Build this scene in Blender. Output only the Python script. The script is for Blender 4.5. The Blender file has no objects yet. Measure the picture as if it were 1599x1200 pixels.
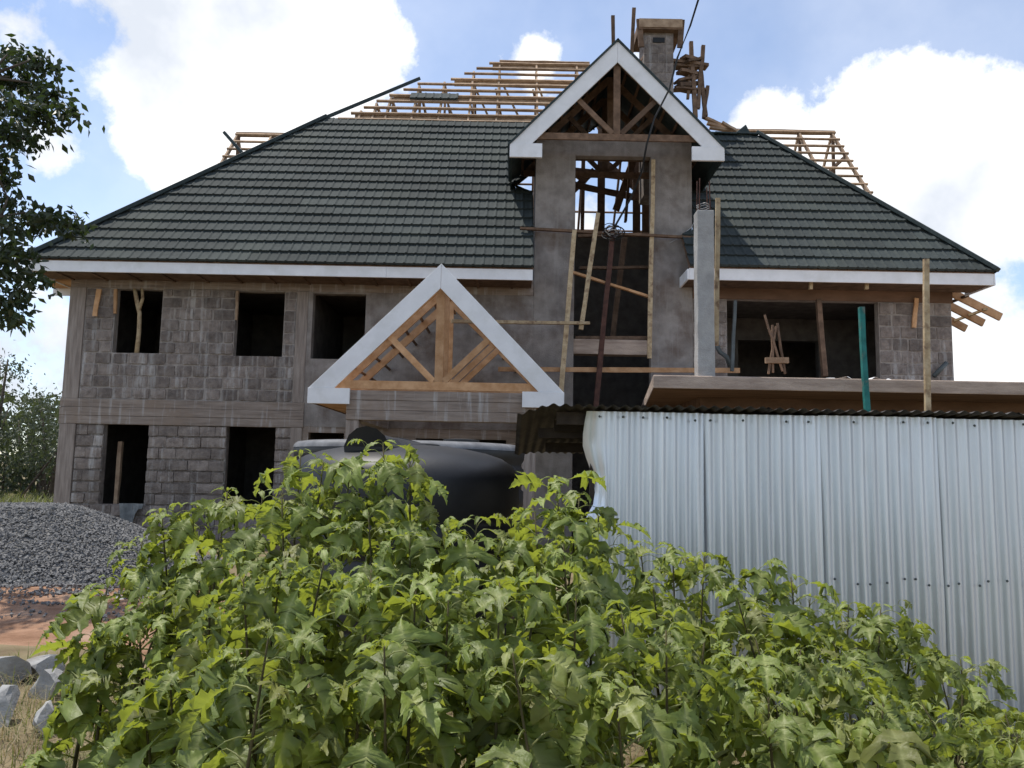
import bpy, math, random
from mathutils import Vector, Matrix, noise
R = math.radians
rnd = random.Random(7)
sc = bpy.context.scene
COL = sc.collection

# ------------------------------------------------------------------ camera
F = 1220.0; PITCH = R(6.2); ROLL = R(1.1); EYE = 1.6
cam = bpy.data.objects.new('camera', bpy.data.cameras.new('camera'))
COL.objects.link(cam); sc.camera = cam
cam.data.sensor_fit = 'HORIZONTAL'; cam.data.sensor_width = 36.0
cam.data.lens = 36.0 * F / 1599.0
cam.data.clip_start = 0.1; cam.data.clip_end = 3000
cam.location = (0, 0, EYE)
cam.rotation_euler = (Matrix.Rotation(R(90) + PITCH, 4, 'X') @ Matrix.Rotation(ROLL, 4, 'Z')).to_euler()

def ray(px, py):
    u = (px - 799.5) / F; v = -(py - 600) / F
    c, s = math.cos(ROLL), math.sin(ROLL)
    x = u * c - v * s; y = u * s + v * c
    return Vector((x, math.cos(PITCH) - y * math.sin(PITCH), math.sin(PITCH) + y * math.cos(PITCH)))
def P(px, py, Y):
    r = ray(px, py); return Vector((0, 0, EYE)) + r * (Y / r.y)

# ------------------------------------------------------------------ world, sun, exposure
SUN = Vector((-0.30, 0.16, 1.0)).normalized()
w = bpy.data.worlds.new('World'); sc.world = w; w.use_nodes = True
nt = w.node_tree; N = nt.nodes; L = nt.links; N.clear()
def nd(t, **k):
    n = N.new(t)
    for a, b in k.items(): setattr(n, a, b)
    return n
def wm(op, a, b=None, clamp=False):
    n = nd('ShaderNodeMath', operation=op); n.use_clamp = clamp
    for i, v in enumerate((a, b)):
        if v is None: continue
        if isinstance(v, (int, float)): n.inputs[i].default_value = v
        else: L.new(v, n.inputs[i])
    return n.outputs[0]
sky = nd('ShaderNodeTexSky', sky_type='NISHITA'); sky.sun_disc = False
sky.sun_elevation = math.asin(SUN.z); sky.sun_rotation = math.atan2(SUN.x, SUN.y)
sky.air_density = 1.0; sky.dust_density = 1.2; sky.altitude = 1800; sky.ozone_density = 0.5
bg = nd('ShaderNodeBackground'); bg.inputs[1].default_value = 0.15
L.new(sky.outputs[0], bg.inputs[0])
tc = nd('ShaderNodeTexCoord')
dirv = tc.outputs['Generated']
def wnoise(scale, detail, off=(0, 0, 0), rough=.55, zs=1.0):
    m = nd('ShaderNodeMapping'); m.inputs['Location'].default_value = off; m.inputs['Scale'].default_value = (1, 1, zs)
    L.new(dirv, m.inputs[0])
    n = nd('ShaderNodeTexNoise'); n.inputs['Scale'].default_value = scale; n.inputs['Detail'].default_value = detail
    n.inputs['Roughness'].default_value = rough
    L.new(m.outputs[0], n.inputs['Vector']); return n.outputs[0]
big = wnoise(2.3, 2, (3.1, 0.4, 1.7), zs=1.5)
fld = wm('MULTIPLY', wm('SUBTRACT', big, 0.50), 1.6)
# cumulus masses (and clear gaps) by direction in the sky
for px, py, rad, amp in [(300, 130, 200, .55), (470, 110, 170, .6), (600, 90, 110, .45), (330, 260, 110, .4), (90, 250, 70, .42),
                         (30, 70, 60, .25), (845, 85, 40, .45), (1430, 170, 165, .55), (1290, 215, 140, .5), (1570, 290, 220, .5),
                         (1180, 190, 80, .35), (1450, 330, 170, .35), (1580, 560, 110, .5), (60, 560, 130, .45), (40, 410, 60, .2),
                         (730, 40, 130, -.5), (1240, 20, 200, -.6), (150, 60, 60, -.5), (170, 330, 90, -.4), (1560, 15, 110, -.5), (1560, 400, 60, -.3), (900, 20, 110, -.35), (130, 190, 60, -.35)]:
    d = ray(px, py).normalized()
    dn = nd('ShaderNodeVectorMath', operation='DISTANCE'); nn = nd('ShaderNodeVectorMath', operation='NORMALIZE')
    L.new(dirv, nn.inputs[0]); L.new(nn.outputs[0], dn.inputs[0]); dn.inputs[1].default_value = d
    mr = nd('ShaderNodeMapRange', interpolation_type='SMOOTHSTEP')
    mr.inputs['From Min'].default_value = rad / F * 1.25; mr.inputs['From Max'].default_value = 0
    mr.inputs['To Min'].default_value = 0; mr.inputs['To Max'].default_value = amp
    L.new(dn.outputs['Value'], mr.inputs['Value'])
    fld = wm('ADD', fld, mr.outputs[0])
det = wnoise(7.0, 9, (.3, 5.2, 2.2), .62)
fld = wm('ADD', fld, wm('MULTIPLY', wm('SUBTRACT', det, 0.5), 1.9))
mk = nd('ShaderNodeMapRange', interpolation_type='SMOOTHSTEP')
mk.inputs['From Min'].default_value = 0.02; mk.inputs['From Max'].default_value = 0.34
L.new(fld, mk.inputs['Value'])
veil = wm('MULTIPLY', wnoise(3.2, 6, (7.3, 1.1, 4.0), .6), 0.42)
mask = wm('MAXIMUM', mk.outputs[0], veil)
shade = wnoise(3.6, 6, (1.7, 8.8, .4), .55)
cr = nd('ShaderNodeValToRGB')
cr.color_ramp.elements[0].position = .40; cr.color_ramp.elements[0].color = (.60, .64, .71, 1)
cr.color_ramp.elements[1].position = .60; cr.color_ramp.elements[1].color = (1.0, 1.0, 1.0, 1)
L.new(shade, cr.inputs[0])
bgc = nd('ShaderNodeBackground'); bgc.inputs[1].default_value = .90
L.new(cr.outputs[0], bgc.inputs[0])
mx = nd('ShaderNodeMixShader'); L.new(mask, mx.inputs[0]); L.new(bg.outputs[0], mx.inputs[1]); L.new(bgc.outputs[0], mx.inputs[2])
wo = nd('ShaderNodeOutputWorld'); L.new(mx.outputs[0], wo.inputs[0])

sun = bpy.data.objects.new('sun', bpy.data.lights.new('sun', 'SUN')); COL.objects.link(sun)
sun.data.energy = 3.0; sun.data.angle = R(.53); sun.data.color = (1, .95, .86)
sun.location = (-10, 10, 40); sun.rotation_euler = SUN.to_track_quat('Z', 'Y').to_euler()
sc.view_settings.view_transform = 'Standard'; sc.view_settings.look = 'None'
sc.view_settings.exposure = 0.58; sc.view_settings.gamma = 1.0; sc.view_settings.use_curve_mapping = False

# ------------------------------------------------------------------ materials
def mat(name, c1, c2, scale=4, rough=.85, bump=.2, bscale=30, streak=0, stretch=(1, 1, 1), rndamt=0, metal=0, c3=None, spec=.3, obj=False, bdist=.02, s3=1.3, gain=(1, 1, 1)):
    c1, c2, c3 = [tuple(a * g for a, g in zip(c, gain)) if c else c for c in (c1, c2, c3)]
    m = bpy.data.materials.new(name); m.use_nodes = True
    t = m.node_tree; n = t.nodes; l = t.links
    b = n['Principled BSDF']; b.inputs['Roughness'].default_value = rough; b.inputs['Metallic'].default_value = metal
    b.inputs['Specular IOR Level'].default_value = spec
    g = n.new('ShaderNodeNewGeometry'); src = g.outputs['Position']
    if obj:
        tcn = n.new('ShaderNodeTexCoord'); src = tcn.outputs['Object']
    mp = n.new('ShaderNodeMapping'); mp.inputs['Scale'].default_value = stretch; l.new(src, mp.inputs[0])
    oi = n.new('ShaderNodeObjectInfo')
    if rndamt or obj:
        cm = n.new('ShaderNodeVectorMath'); cm.operation = 'MULTIPLY_ADD'
        l.new(oi.outputs['Random'], cm.inputs[0]); cm.inputs[1].default_value = (31, 17, 23); l.new(src, cm.inputs[2]); l.new(cm.outputs[0], mp.inputs[0])
    def ns(s, d, vec, r=.6):
        k = n.new('ShaderNodeTexNoise'); k.inputs['Scale'].default_value = s; k.inputs['Detail'].default_value = d; k.inputs['Roughness'].default_value = r
        l.new(vec, k.inputs['Vector']); return k.outputs[0]
    def ramp(v, a, b_, p0=.35, p1=.65):
        r = n.new('ShaderNodeValToRGB'); e = r.color_ramp.elements
        e[0].position = p0; e[0].color = (*a, 1); e[1].position = p1; e[1].color = (*b_, 1); l.new(v, r.inputs[0]); return r.outputs[0]
    def mix(f, a, b_, typ='MIX'):
        x = n.new('ShaderNodeMix'); x.data_type = 'RGBA'; x.blend_type = typ
        for s_, v in ((0, f), (6, a), (7, b_)):
            if isinstance(v, (int, float)): x.inputs[s_].default_value = v
            elif isinstance(v, tuple): x.inputs[s_].default_value = (*v, 1)
            else: l.new(v, x.inputs[s_])
        return x.outputs[2]
    col = ramp(ns(scale, 7, mp.outputs[0]), c1, c2)
    if c3:
        f = n.new('ShaderNodeMapRange'); f.inputs[1].default_value = .52; f.inputs[2].default_value = .68
        l.new(ns(s3, 5, src), f.inputs[0]); col = mix(f.outputs[0], col, c3)
    if streak:
        ms = n.new('ShaderNodeMapping'); ms.inputs['Scale'].default_value = (7, 7, .55); l.new(src, ms.inputs[0])
        f = n.new('ShaderNodeMapRange'); f.inputs[1].default_value = .54; f.inputs[2].default_value = .68; f.inputs[4].default_value = streak
        l.new(ns(1.3, 6, ms.outputs[0]), f.inputs[0]); col = mix(f.outputs[0], col, (.46, .44, .42))
    if rndamt:
        f = n.new('ShaderNodeMapRange'); f.inputs[3].default_value = 1 - rndamt; f.inputs[4].default_value = 1 + rndamt
        l.new(oi.outputs['Random'], f.inputs[0])
        hs = n.new('ShaderNodeHueSaturation'); l.new(f.outputs[0], hs.inputs['Value']); l.new(col, hs.inputs['Color']); col = hs.outputs[0]
    l.new(col, b.inputs['Base Color'])
    if bump:
        bp = n.new('ShaderNodeBump'); bp.inputs['Strength'].default_value = bump; bp.inputs['Distance'].default_value = bdist
        l.new(ns(bscale, 5, mp.outputs[0]), bp.inputs['Height']); l.new(bp.outputs[0], b.inputs['Normal'])
    return m
M = {}
M['block'] = mat('stone_block', (.118, .102, .093), (.215, .19, .172), 6, .95, 1.0, 34, streak=.7, rndamt=.26, c3=(.215, .192, .175), s3=5, gain=(1.26, 1.20, 1.165))
M['mortar'] = mat('mortar', (.19, .17, .155), (.31, .285, .26), 5, .95, .7, 40, streak=.5, gain=(1.26, 1.20, 1.165))
M['concrete'] = mat('board_marked_concrete', (.165, .138, .118), (.275, .238, .208), 3, .93, .6, 22, streak=.85, stretch=(.5, .5, 6), c3=(.21, .168, .135), gain=(1.26, 1.20, 1.165))
M['concrete_v'] = mat('board_marked_column_concrete', (.17, .145, .128), (.285, .255, .23), 3, .93, .5, 22, stretch=(6, 6, .5), gain=(1.26, 1.20, 1.165))
M['slab'] = mat('slab_concrete', (.27, .225, .19), (.42, .36, .305), 3, .93, .6, 30, stretch=(.7, .7, 4), gain=(1.2, 1.1, 1.05))
M['soffit'] = mat('slab_soffit', (.12, .07, .045), (.20, .12, .08), 2.5, .93, .4, 20, stretch=(.4, 3, 1))  # concrete in shade: warm ground bounce is put into the brown
M['column'] = mat('cast_column', (.30, .29, .28), (.40, .39, .375), 5, .9, .45, 40)
M['plaster'] = mat('cement_plaster', (.165, .152, .142), (.25, .236, .222), 3.5, .93, .5, 38, streak=.16, c3=(.125, .102, .088), s3=1.3, gain=(1.26, 1.20, 1.165))
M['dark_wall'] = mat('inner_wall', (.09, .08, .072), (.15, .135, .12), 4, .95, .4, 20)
M['wood'] = mat('fresh_timber', (.42, .225, .105), (.60, .365, .20), 5, .8, .3, 40, stretch=(1, 1, 1), rndamt=.18)
M['wood_o'] = mat('timber_batten', (.25, .165, .105), (.42, .30, .20), 5, .85, .3, 40, rndamt=.3)
M['wood_d'] = mat('weathered_timber', (.10, .062, .04), (.19, .12, .078), 6, .88, .4, 40, rndamt=.3)
M['wood_k'] = mat('smoke_dark_timber', (.03, .022, .017), (.06, .045, .034), 6, .9, .4, 40, rndamt=.2)  # very dark brown all over, for the shed frame
M['wood_p'] = mat('pale_timber', (.36, .26, .15), (.52, .41, .26), 9, .8, .4, 30, rndamt=.15, c3=(.20, .13, .08), s3=7)
M['steel_r'] = mat('rusted_steel', (.055, .025, .018), (.11, .05, .035), 9, .75, .3, 50, metal=.2)
M['teal'] = mat('teal_painted_timber', (.012, .11, .10), (.03, .20, .18), 6, .7, .3, 30, c3=(.16, .17, .14), s3=5)
M['white'] = mat('white_fascia', (.74, .74, .75), (.83, .83, .84), 3, .55, .08, 20, c3=(.70, .70, .69), s3=2)
M['tile'] = mat('stone_coated_tile', (.025, .032, .032), (.038, .047, .046), 9, .85, .35, 220, rndamt=.2, c3=(.043, .052, .047), s3=.55, spec=.3, bdist=.004)
M['trim'] = mat('tile_trim', (.018, .030, .030), (.035, .05, .05), 9, .6, .1, 60)
M['sheet'] = mat('galvanised_sheet', (.60, .625, .66), (.74, .76, .79), 3.2, .40, .06, 18, metal=.72, stretch=(6, 6, .12))
M['sheet_o'] = mat('old_roof_sheet', (.045, .04, .037), (.10, .09, .083), 5, .65, .2, 20, metal=.3)
M['plastic'] = mat('black_plastic', (.009, .009, .010), (.015, .015, .017), 3, .5, .05, 30, spec=.5)
M['dusty'] = mat('dusty_plastic', (.10, .10, .105), (.22, .22, .225), 4, .5, .05, 30)  # black plastic with the sky's reflection painted in as pale grey
M['cable'] = mat('black_cable', (.012, .012, .013), (.02, .02, .02), 3, .5, 0)
M['pipe'] = mat('grey_conduit', (.06, .07, .07), (.11, .125, .125), 3, .5, .1)
M['wire'] = mat('bare_wire', (.30, .29, .28), (.45, .44, .43), 8, .5, 0, metal=.4)
M['blue'] = mat('blue_sticker', (.03, .20, .55), (.05, .28, .65), 5, .5, 0)
M['sack'] = mat('grey_sacking', (.13, .14, .14), (.22, .23, .23), 8, .9, .3)
M['gravel'] = mat('crushed_stone', (.125, .122, .12), (.235, .23, .225), 14, .9, .3, 40)
M['soil'] = mat('red_soil', (.20, .105, .06), (.35, .205, .13), 3.4, .97, 1.0, 22, stretch=(.6, 1.8, 1), c3=(.37, .25, .175), s3=1.4)
M['ground'] = mat('dry_ground', (.13, .095, .055), (.24, .19, .11), 2.2, .97, .7, 16, c3=(.10, .11, .04), s3=.8)
M['rock'] = mat('quarry_rock', (.26, .255, .25), (.42, .415, .40), 5, .93, .9, 14, c3=(.25, .20, .15), s3=3)
M['bark'] = mat('bark', (.05, .04, .03), (.12, .095, .075), 8, .95, .6, 25)
M['stem'] = mat('shrub_stem', (.05, .045, .02), (.12, .10, .05), 7, .85, .2, 40)

def leafmat(name, top, bottom, trans, tw=.45, vein=None, rough=.5, dry=None):
    m = bpy.data.materials.new(name); m.use_nodes = True
    t = m.node_tree; n = t.nodes; l = t.links; n.clear()
    g = n.new('ShaderNodeNewGeometry'); oi = n.new('ShaderNodeObjectInfo')
    tcn = n.new('ShaderNodeTexCoord')
    no = n.new('ShaderNodeTexNoise'); no.inputs['Scale'].default_value = 9; no.inputs['Detail'].default_value = 4
    l.new(tcn.outputs['Object'] if vein else g.outputs['Position'], no.inputs['Vector'])
    def mix(f, a, b):
        x = n.new('ShaderNodeMix'); x.data_type = 'RGBA'
        for s_, v in ((0, f), (6, a), (7, b)):
            if isinstance(v, (int, float)): x.inputs[s_].default_value = v
            elif isinstance(v, tuple): x.inputs[s_].default_value = (*v, 1)
            else: l.new(v, x.inputs[s_])
        return x.outputs[2]
    mr = n.new('ShaderNodeMapRange'); mr.inputs[1].default_value = .35; mr.inputs[2].default_value = .65; l.new(no.outputs[0], mr.inputs[0])
    c = mix(mr.outputs[0], top, tuple(v * 1.45 for v in top))
    c = mix(g.outputs['Backfacing'], c, bottom)
    if dry:
        gt = n.new('ShaderNodeMapRange'); gt.inputs[1].default_value = .82; gt.inputs[2].default_value = 1.0; gt.inputs[4].default_value = .6
        l.new(oi.outputs['Random'], gt.inputs[0]); c = mix(gt.outputs[0], c, dry)
    if vein:
        at = n.new('ShaderNodeAttribute'); at.attribute_name = 'vein'
        pw = n.new('ShaderNodeMath'); pw.operation = 'POWER'; pw.inputs[1].default_value = 2.6; l.new(at.outputs['Fac'], pw.inputs[0])
        mm = n.new('ShaderNodeMath'); mm.operation = 'MULTIPLY'; mm.inputs[1].default_value = .65; l.new(pw.outputs[0], mm.inputs[0])
        c = mix(mm.outputs[0], c, vein)
    hv = n.new('ShaderNodeMapRange'); hv.inputs[3].default_value = .72; hv.inputs[4].default_value = 1.3
    fr = n.new('ShaderNodeMath'); fr.operation = 'FRACT'; fm = n.new('ShaderNodeMath'); fm.operation = 'MULTIPLY'; fm.inputs[1].default_value = 7.3
    l.new(oi.outputs['Random'], fm.inputs[0]); l.new(fm.outputs[0], fr.inputs[0]); l.new(fr.outputs[0], hv.inputs[0])
    hs = n.new('ShaderNodeHueSaturation'); l.new(hv.outputs[0], hs.inputs['Value']); l.new(c, hs.inputs['Color']); c = hs.outputs[0]
    p = n.new('ShaderNodeBsdfPrincipled'); p.inputs['Roughness'].default_value = rough; p.inputs['Specular IOR Level'].default_value = .38
    l.new(c, p.inputs['Base Color'])
    bp = n.new('ShaderNodeBump'); bp.inputs['Strength'].default_value = .25; bp.inputs['Distance'].default_value = .006
    n2 = n.new('ShaderNodeTexNoise'); n2.inputs['Scale'].default_value = 28; l.new(tcn.outputs['Object'], n2.inputs['Vector'])
    l.new(n2.outputs[0], bp.inputs['Height']); l.new(bp.outputs[0], p.inputs['Normal'])
    tr = n.new('ShaderNodeBsdfTranslucent'); tr.inputs[0].default_value = (*trans, 1)
    ms = n.new('ShaderNodeMixShader'); ms.inputs[0].default_value = tw
    l.new(p.outputs[0], ms.inputs[1]); l.new(tr.outputs[0], ms.inputs[2])
    o = n.new('ShaderNodeOutputMaterial'); l.new(ms.outputs[0], o.inputs[0])
    return m
M['leaf'] = leafmat('shrub_leaf', (.138, .178, .042), (.19, .21, .09), (.43, .50, .05), .40, vein=(.44, .46, .20), rough=.47, dry=(.25, .22, .09))
M['leaf_t'] = leafmat('tree_leaf', (.022, .035, .014), (.04, .05, .025), (.06, .10, .015), .25, rough=.45)
M['leaf_e'] = leafmat('gum_leaf', (.045, .058, .034), (.06, .072, .045), (.10, .13, .04), .28)
M['grass'] = leafmat('grass_blade', (.12, .15, .045), (.15, .16, .06), (.25, .28, .06), .35)
M['straw'] = leafmat('dry_straw', (.32, .25, .13), (.32, .26, .14), (.35, .28, .12), .25)

# ------------------------------------------------------------------ mesh helpers
class MB:
    def __init__(s): s.v = []; s.f = []
    def box(s, x0, x1, y0, y1, z0, z1):
        b = len(s.v)
        s.v += [(x, y, z) for z in (z0, z1) for y in (y0, y1) for x in (x0, x1)]
        s.f += [tuple(b + i for i in q) for q in ((0, 2, 3, 1), (4, 5, 7, 6), (0, 1, 5, 4), (2, 6, 7, 3), (0, 4, 6, 2), (1, 3, 7, 5))]
        return s
    def bar(s, p, q, wd, ht, up=(0, 0, 1), wob=0):
        p = Vector(p); q = Vector(q); d = (q - p).normalized(); up = Vector(up)
        if abs(d.dot(up)) > .98: up = Vector((0, 1, 0))
        sx = d.cross(up).normalized(); sy = sx.cross(d).normalized()
        n = 4 if wob else 1; b = len(s.v)
        for i in range(n + 1):
            t = i / n; c = p.lerp(q, t)
            if wob and 0 < i < n: c = c + sx * rnd.uniform(-wob, wob) + sy * rnd.uniform(-wob, wob)
            k = 1 + (rnd.uniform(-.08, .08) if wob else 0)
            for a, e in ((-1, -1), (1, -1), (1, 1), (-1, 1)): s.v.append(c + sx * a * wd / 2 * k + sy * e * ht / 2 * k)
        for i in range(n):
            o = b + i * 4
            for k in range(4): s.f.append((o + k, o + (k + 1) % 4, o + 4 + (k + 1) % 4, o + 4 + k))
        s.f.append((b + 3, b + 2, b + 1, b)); o = b + n * 4; s.f.append((o, o + 1, o + 2, o + 3))
        return s
    def tube(s, pts, rad, n=7):
        pts = [Vector(p) for p in pts]; b = len(s.v)
        if not isinstance(rad, (list, tuple)): rad = [rad] * len(pts)
        for i, p in enumerate(pts):
            d = (pts[min(i + 1, len(pts) - 1)] - pts[max(i - 1, 0)]).normalized()
            up = Vector((0, 0, 1)) if abs(d.z) < .9 else Vector((1, 0, 0))
            sx = d.cross(up).normalized(); sy = sx.cross(d)
            for k in range(n):
                a = k * math.tau / n; s.v.append(p + (sx * math.cos(a) + sy * math.sin(a)) * rad[i])
        for i in range(len(pts) - 1):
            for k in range(n): s.f.append((b + i * n + k, b + i * n + (k + 1) % n, b + (i + 1) * n + (k + 1) % n, b + (i + 1) * n + k))
        s.f.append(tuple(b + k for k in range(n))[::-1]); e = b + (len(pts) - 1) * n; s.f.append(tuple(e + k for k in range(n)))
        return s
    def slab(s, poly, th, nrm=None):
        """polygon (list of points, CCW from outside) extruded by th against its normal"""
        poly = [Vector(p) for p in poly]; n = nrm or (poly[1] - poly[0]).cross(poly[2] - poly[0]).normalized()
        b = len(s.v); k = len(poly); s.v += poly + [p - Vector(n) * th for p in poly]
        s.f.append(tuple(range(b, b + k))); s.f.append(tuple(range(b + 2 * k - 1, b + k - 1, -1)))
        for i in range(k): j = (i + 1) % k; s.f.append((b + i, b + k + i, b + k + j, b + j))
        return s
    def lathe(s, prof, c, n=40):
        b = len(s.v); c = Vector(c)
        for r, z in prof:
            for k in range(n): a = k * math.tau / n; s.v.append(c + Vector((r * math.cos(a), r * math.sin(a), z)))
        for i in range(len(prof) - 1):
            for k in range(n): s.f.append((b + i * n + k, b + i * n + (k + 1) % n, b + (i + 1) * n + (k + 1) % n, b + (i + 1) * n + k))
        s.f.append(tuple(b + (len(prof) - 1) * n + k for k in range(n)))
        return s
    def mesh(s, name, m, smooth=False):
        me = bpy.data.meshes.new(name); me.from_pydata([tuple(v) for v in s.v], [], s.f); me.update()
        if m: me.materials.append(M[m] if isinstance(m, str) else m)
        if smooth: me.polygons.foreach_set('use_smooth', [True] * len(me.polygons))
        return me
    def build(s, name, m, parent=None, smooth=False, bevel=0):
        o = bpy.data.objects.new(name, s.mesh(name, m, smooth)); COL.objects.link(o); par(o, parent)
        if bevel:
            bv = o.modifiers.new('bevel', 'BEVEL'); bv.width = bevel; bv.segments = 2; bv.limit_method = 'ANGLE'
        return o
def par(o, p):
    if p is not None:
        o.parent = p
        off = Vector(p.location)   # every parent's world matrix is a plain translation
        o.matrix_parent_inverse = Matrix.Translation(-off)
def empty(name, loc, label, cat, group=None):
    o = bpy.data.objects.new(name, None); COL.objects.link(o); o.location = loc; o.empty_display_size = .2
    return tag(o, label, cat, group)
def tag(o, label, cat, group=None, kind=None):
    if label: o['label'] = label
    if cat: o['category'] = cat
    if group: o['group'] = group
    if kind: o['kind'] = kind
    return o
def inst(me, name, loc, rot=None, scl=(1, 1, 1), parent=None):
    o = bpy.data.objects.new(name, me); COL.objects.link(o); o.location = loc
    if rot is not None: o.rotation_euler = rot
    o.scale = scl; par(o, parent); return o
def box(name, x0, x1, y0, y1, z0, z1, m, parent=None, bevel=0): return MB().box(x0, x1, y0, y1, z0, z1).build(name, m, parent, bevel=bevel)
def bar(name, p, q, w_, h_, m, parent=None, up=(0, 0, 1), wob=0): return MB().bar(p, q, w_, h_, up, wob).build(name, m, parent)
def wall(name, x0, x1, z0, z1, y0, y1, ops, m, parent):
    xs = sorted({x0, x1, *[v for o in ops for v in o[:2] if x0 < v < x1]}); zs = sorted({z0, z1, *[v for o in ops for v in o[2:] if z0 < v < z1]})
    solid = lambda i, j: 0 <= i < len(xs) - 1 and 0 <= j < len(zs) - 1 and not any(o[0] - 1e-6 <= xs[i] and xs[i + 1] <= o[1] + 1e-6 and o[2] - 1e-6 <= zs[j] and zs[j + 1] <= o[3] + 1e-6 for o in ops)
    b = MB()
    for i in range(len(xs) - 1):
        for j in range(len(zs) - 1):
            if not solid(i, j): continue
            a, c, d, e = xs[i], xs[i + 1], zs[j], zs[j + 1]
            def q(*p): k = len(b.v); b.v += p; b.f.append((k, k + 1, k + 2, k + 3))
            q((a, y0, d), (c, y0, d), (c, y0, e), (a, y0, e)); q((c, y1, d), (a, y1, d), (a, y1, e), (c, y1, e))
            if not solid(i - 1, j): q((a, y1, d), (a, y0, d), (a, y0, e), (a, y1, e))
            if not solid(i + 1, j): q((c, y0, d), (c, y1, d), (c, y1, e), (c, y0, e))
            if not solid(i, j - 1): q((a, y1, d), (c, y1, d), (c, y0, d), (a, y0, d))
            if not solid(i, j + 1): q((a, y0, e), (c, y0, e), (c, y1, e), (a, y1, e))
    return b.build(name, m, parent)

# ------------------------------------------------------------------ ground
def ground_z(x, y): return .02 * noise.noise(Vector((x * .6, y * .6, 0))) + .05 * noise.noise(Vector((x * .15, y * .15, 3)))
b = MB(); xs = [-900, -300, -120, -60, -40] + [i * .5 for i in range(-50, 51)] + [40, 60, 120, 300, 900]; ys = [-200, -60, -20] + [i * .5 for i in range(-6, 61)] + [35, 45, 60, 100, 200, 500, 1500]
for y in ys:
    for x in xs: b.v.append((x, y, ground_z(x, y) if abs(x) < 30 and y < 40 else 0))
nx = len(xs)
for j in range(len(ys) - 1):
    for i in range(nx - 1): b.f.append((j * nx + i, j * nx + i + 1, (j + 1) * nx + i + 1, (j + 1) * nx + i))
tag(b.build('ground', 'ground', smooth=True), None, None, kind='structure')
b = MB(); n_ = 40
for j in range(n_ + 1):
    for i in range(n_ + 1):
        x = -8.5 + 7.2 * i / n_; y = 6.6 + 3.6 * j / n_
        e = min(1, 4 * min(i / n_, 1 - i / n_, j / n_, 1 - j / n_) + .0)
        y2 = y + .35 * math.sin(x * 1.1) - .12 * (x + 5)
        b.v.append((x, y2, ground_z(x, y2) - .05 + e * (.17 + .05 * noise.noise(Vector((x * 1.5, y2 * 2.5, 7))) + .022 * noise.noise(Vector((x * 5, y2 * 7, 1))))))
for j in range(n_):
    for i in range(n_): k = j * (n_ + 1) + i; b.f.append((k, k + 1, k + n_ + 2, k + n_ + 1))
tag(b.build('dirt_path', 'soil', smooth=True), None, None, kind='structure')

# ------------------------------------------------------------------ the house
WY = 16.4
house = empty('house', (0, WY, 0), 'two-storey stone block house under construction with dark green tiled roof', 'house')
blk = []
for k in range(8):
    q = random.Random(k); b = MB(); nxb, nzb = 5, 3
    for j in range(nzb + 1):
        for i in range(nxb + 1):
            x = i / nxb - .5; z = j / nzb - .5; ed = (i in (0, nxb)) or (j in (0, nzb)); co = (i in (0, nxb)) and (j in (0, nzb))
            b.v.append((x * (.985 if ed else 1) + q.uniform(-.012, .012), (.007 if ed else 0) + (.006 if co else 0) + q.uniform(-.004, .004), z + q.uniform(-.03, .03)))
    for j in range(nzb):
        for i in range(nxb): o = j * (nxb + 1) + i; b.f.append((o, o + 1, o + nxb + 2, o + nxb + 1))
    ring = [i for i in range(nxb + 1)] + [(j * (nxb + 1) + nxb) for j in range(1, nzb + 1)] + [nzb * (nxb + 1) + i for i in range(nxb - 1, -1, -1)] + [j * (nxb + 1) for j in range(nzb - 1, 0, -1)]
    o = len(b.v); b.v += [(b.v[i][0], .10, b.v[i][2]) for i in ring]; m_ = len(ring)
    for i in range(m_): b.f.append((ring[i], o + i, o + (i + 1) % m_, ring[(i + 1) % m_]))
    blk.append(b.mesh('block', 'block'))
def blocks(wallobj, x0, x1, z0, z1, course, ops, gapx, gapz, y):
    nrow = int((z1 - z0) / course + .35); skip = 0
    for r in range(nrow):
        za = z0 + r * course; zb = min(z1, za + course); zc = (za + zb) / 2
        iv = [(x0, x1)]
        for o in ops:
            if o[2] < zc < o[3]:
                nv = []
                for a, c in iv:
                    if o[1] <= a or o[0] >= c: nv.append((a, c)); continue
                    if o[0] > a: nv.append((a, o[0]))
                    if o[1] < c: nv.append((o[1], c))
                iv = nv
        for a, c in iv:
            x = a; first = True
            while x < c - .02:
                ln = rnd.uniform(.33, .46)
                if first and r % 2: ln *= .6
                first = False
                if c - x - ln < .17: ln = c - x
                jit = rnd.uniform(-.012, .012)
                inst(rnd.choice(blk), 'block', ((x + ln / 2), y + jit, zc + rnd.uniform(-.006, .006)), (0, rnd.uniform(-.012, .012), rnd.uniform(-.012, .012)),
                     (max(.05, ln - gapx * rnd.uniform(.5, 1.3)), 1, (zb - za) - gapz * rnd.uniform(.6, 1.3)), wallobj)
                x += ln
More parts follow.
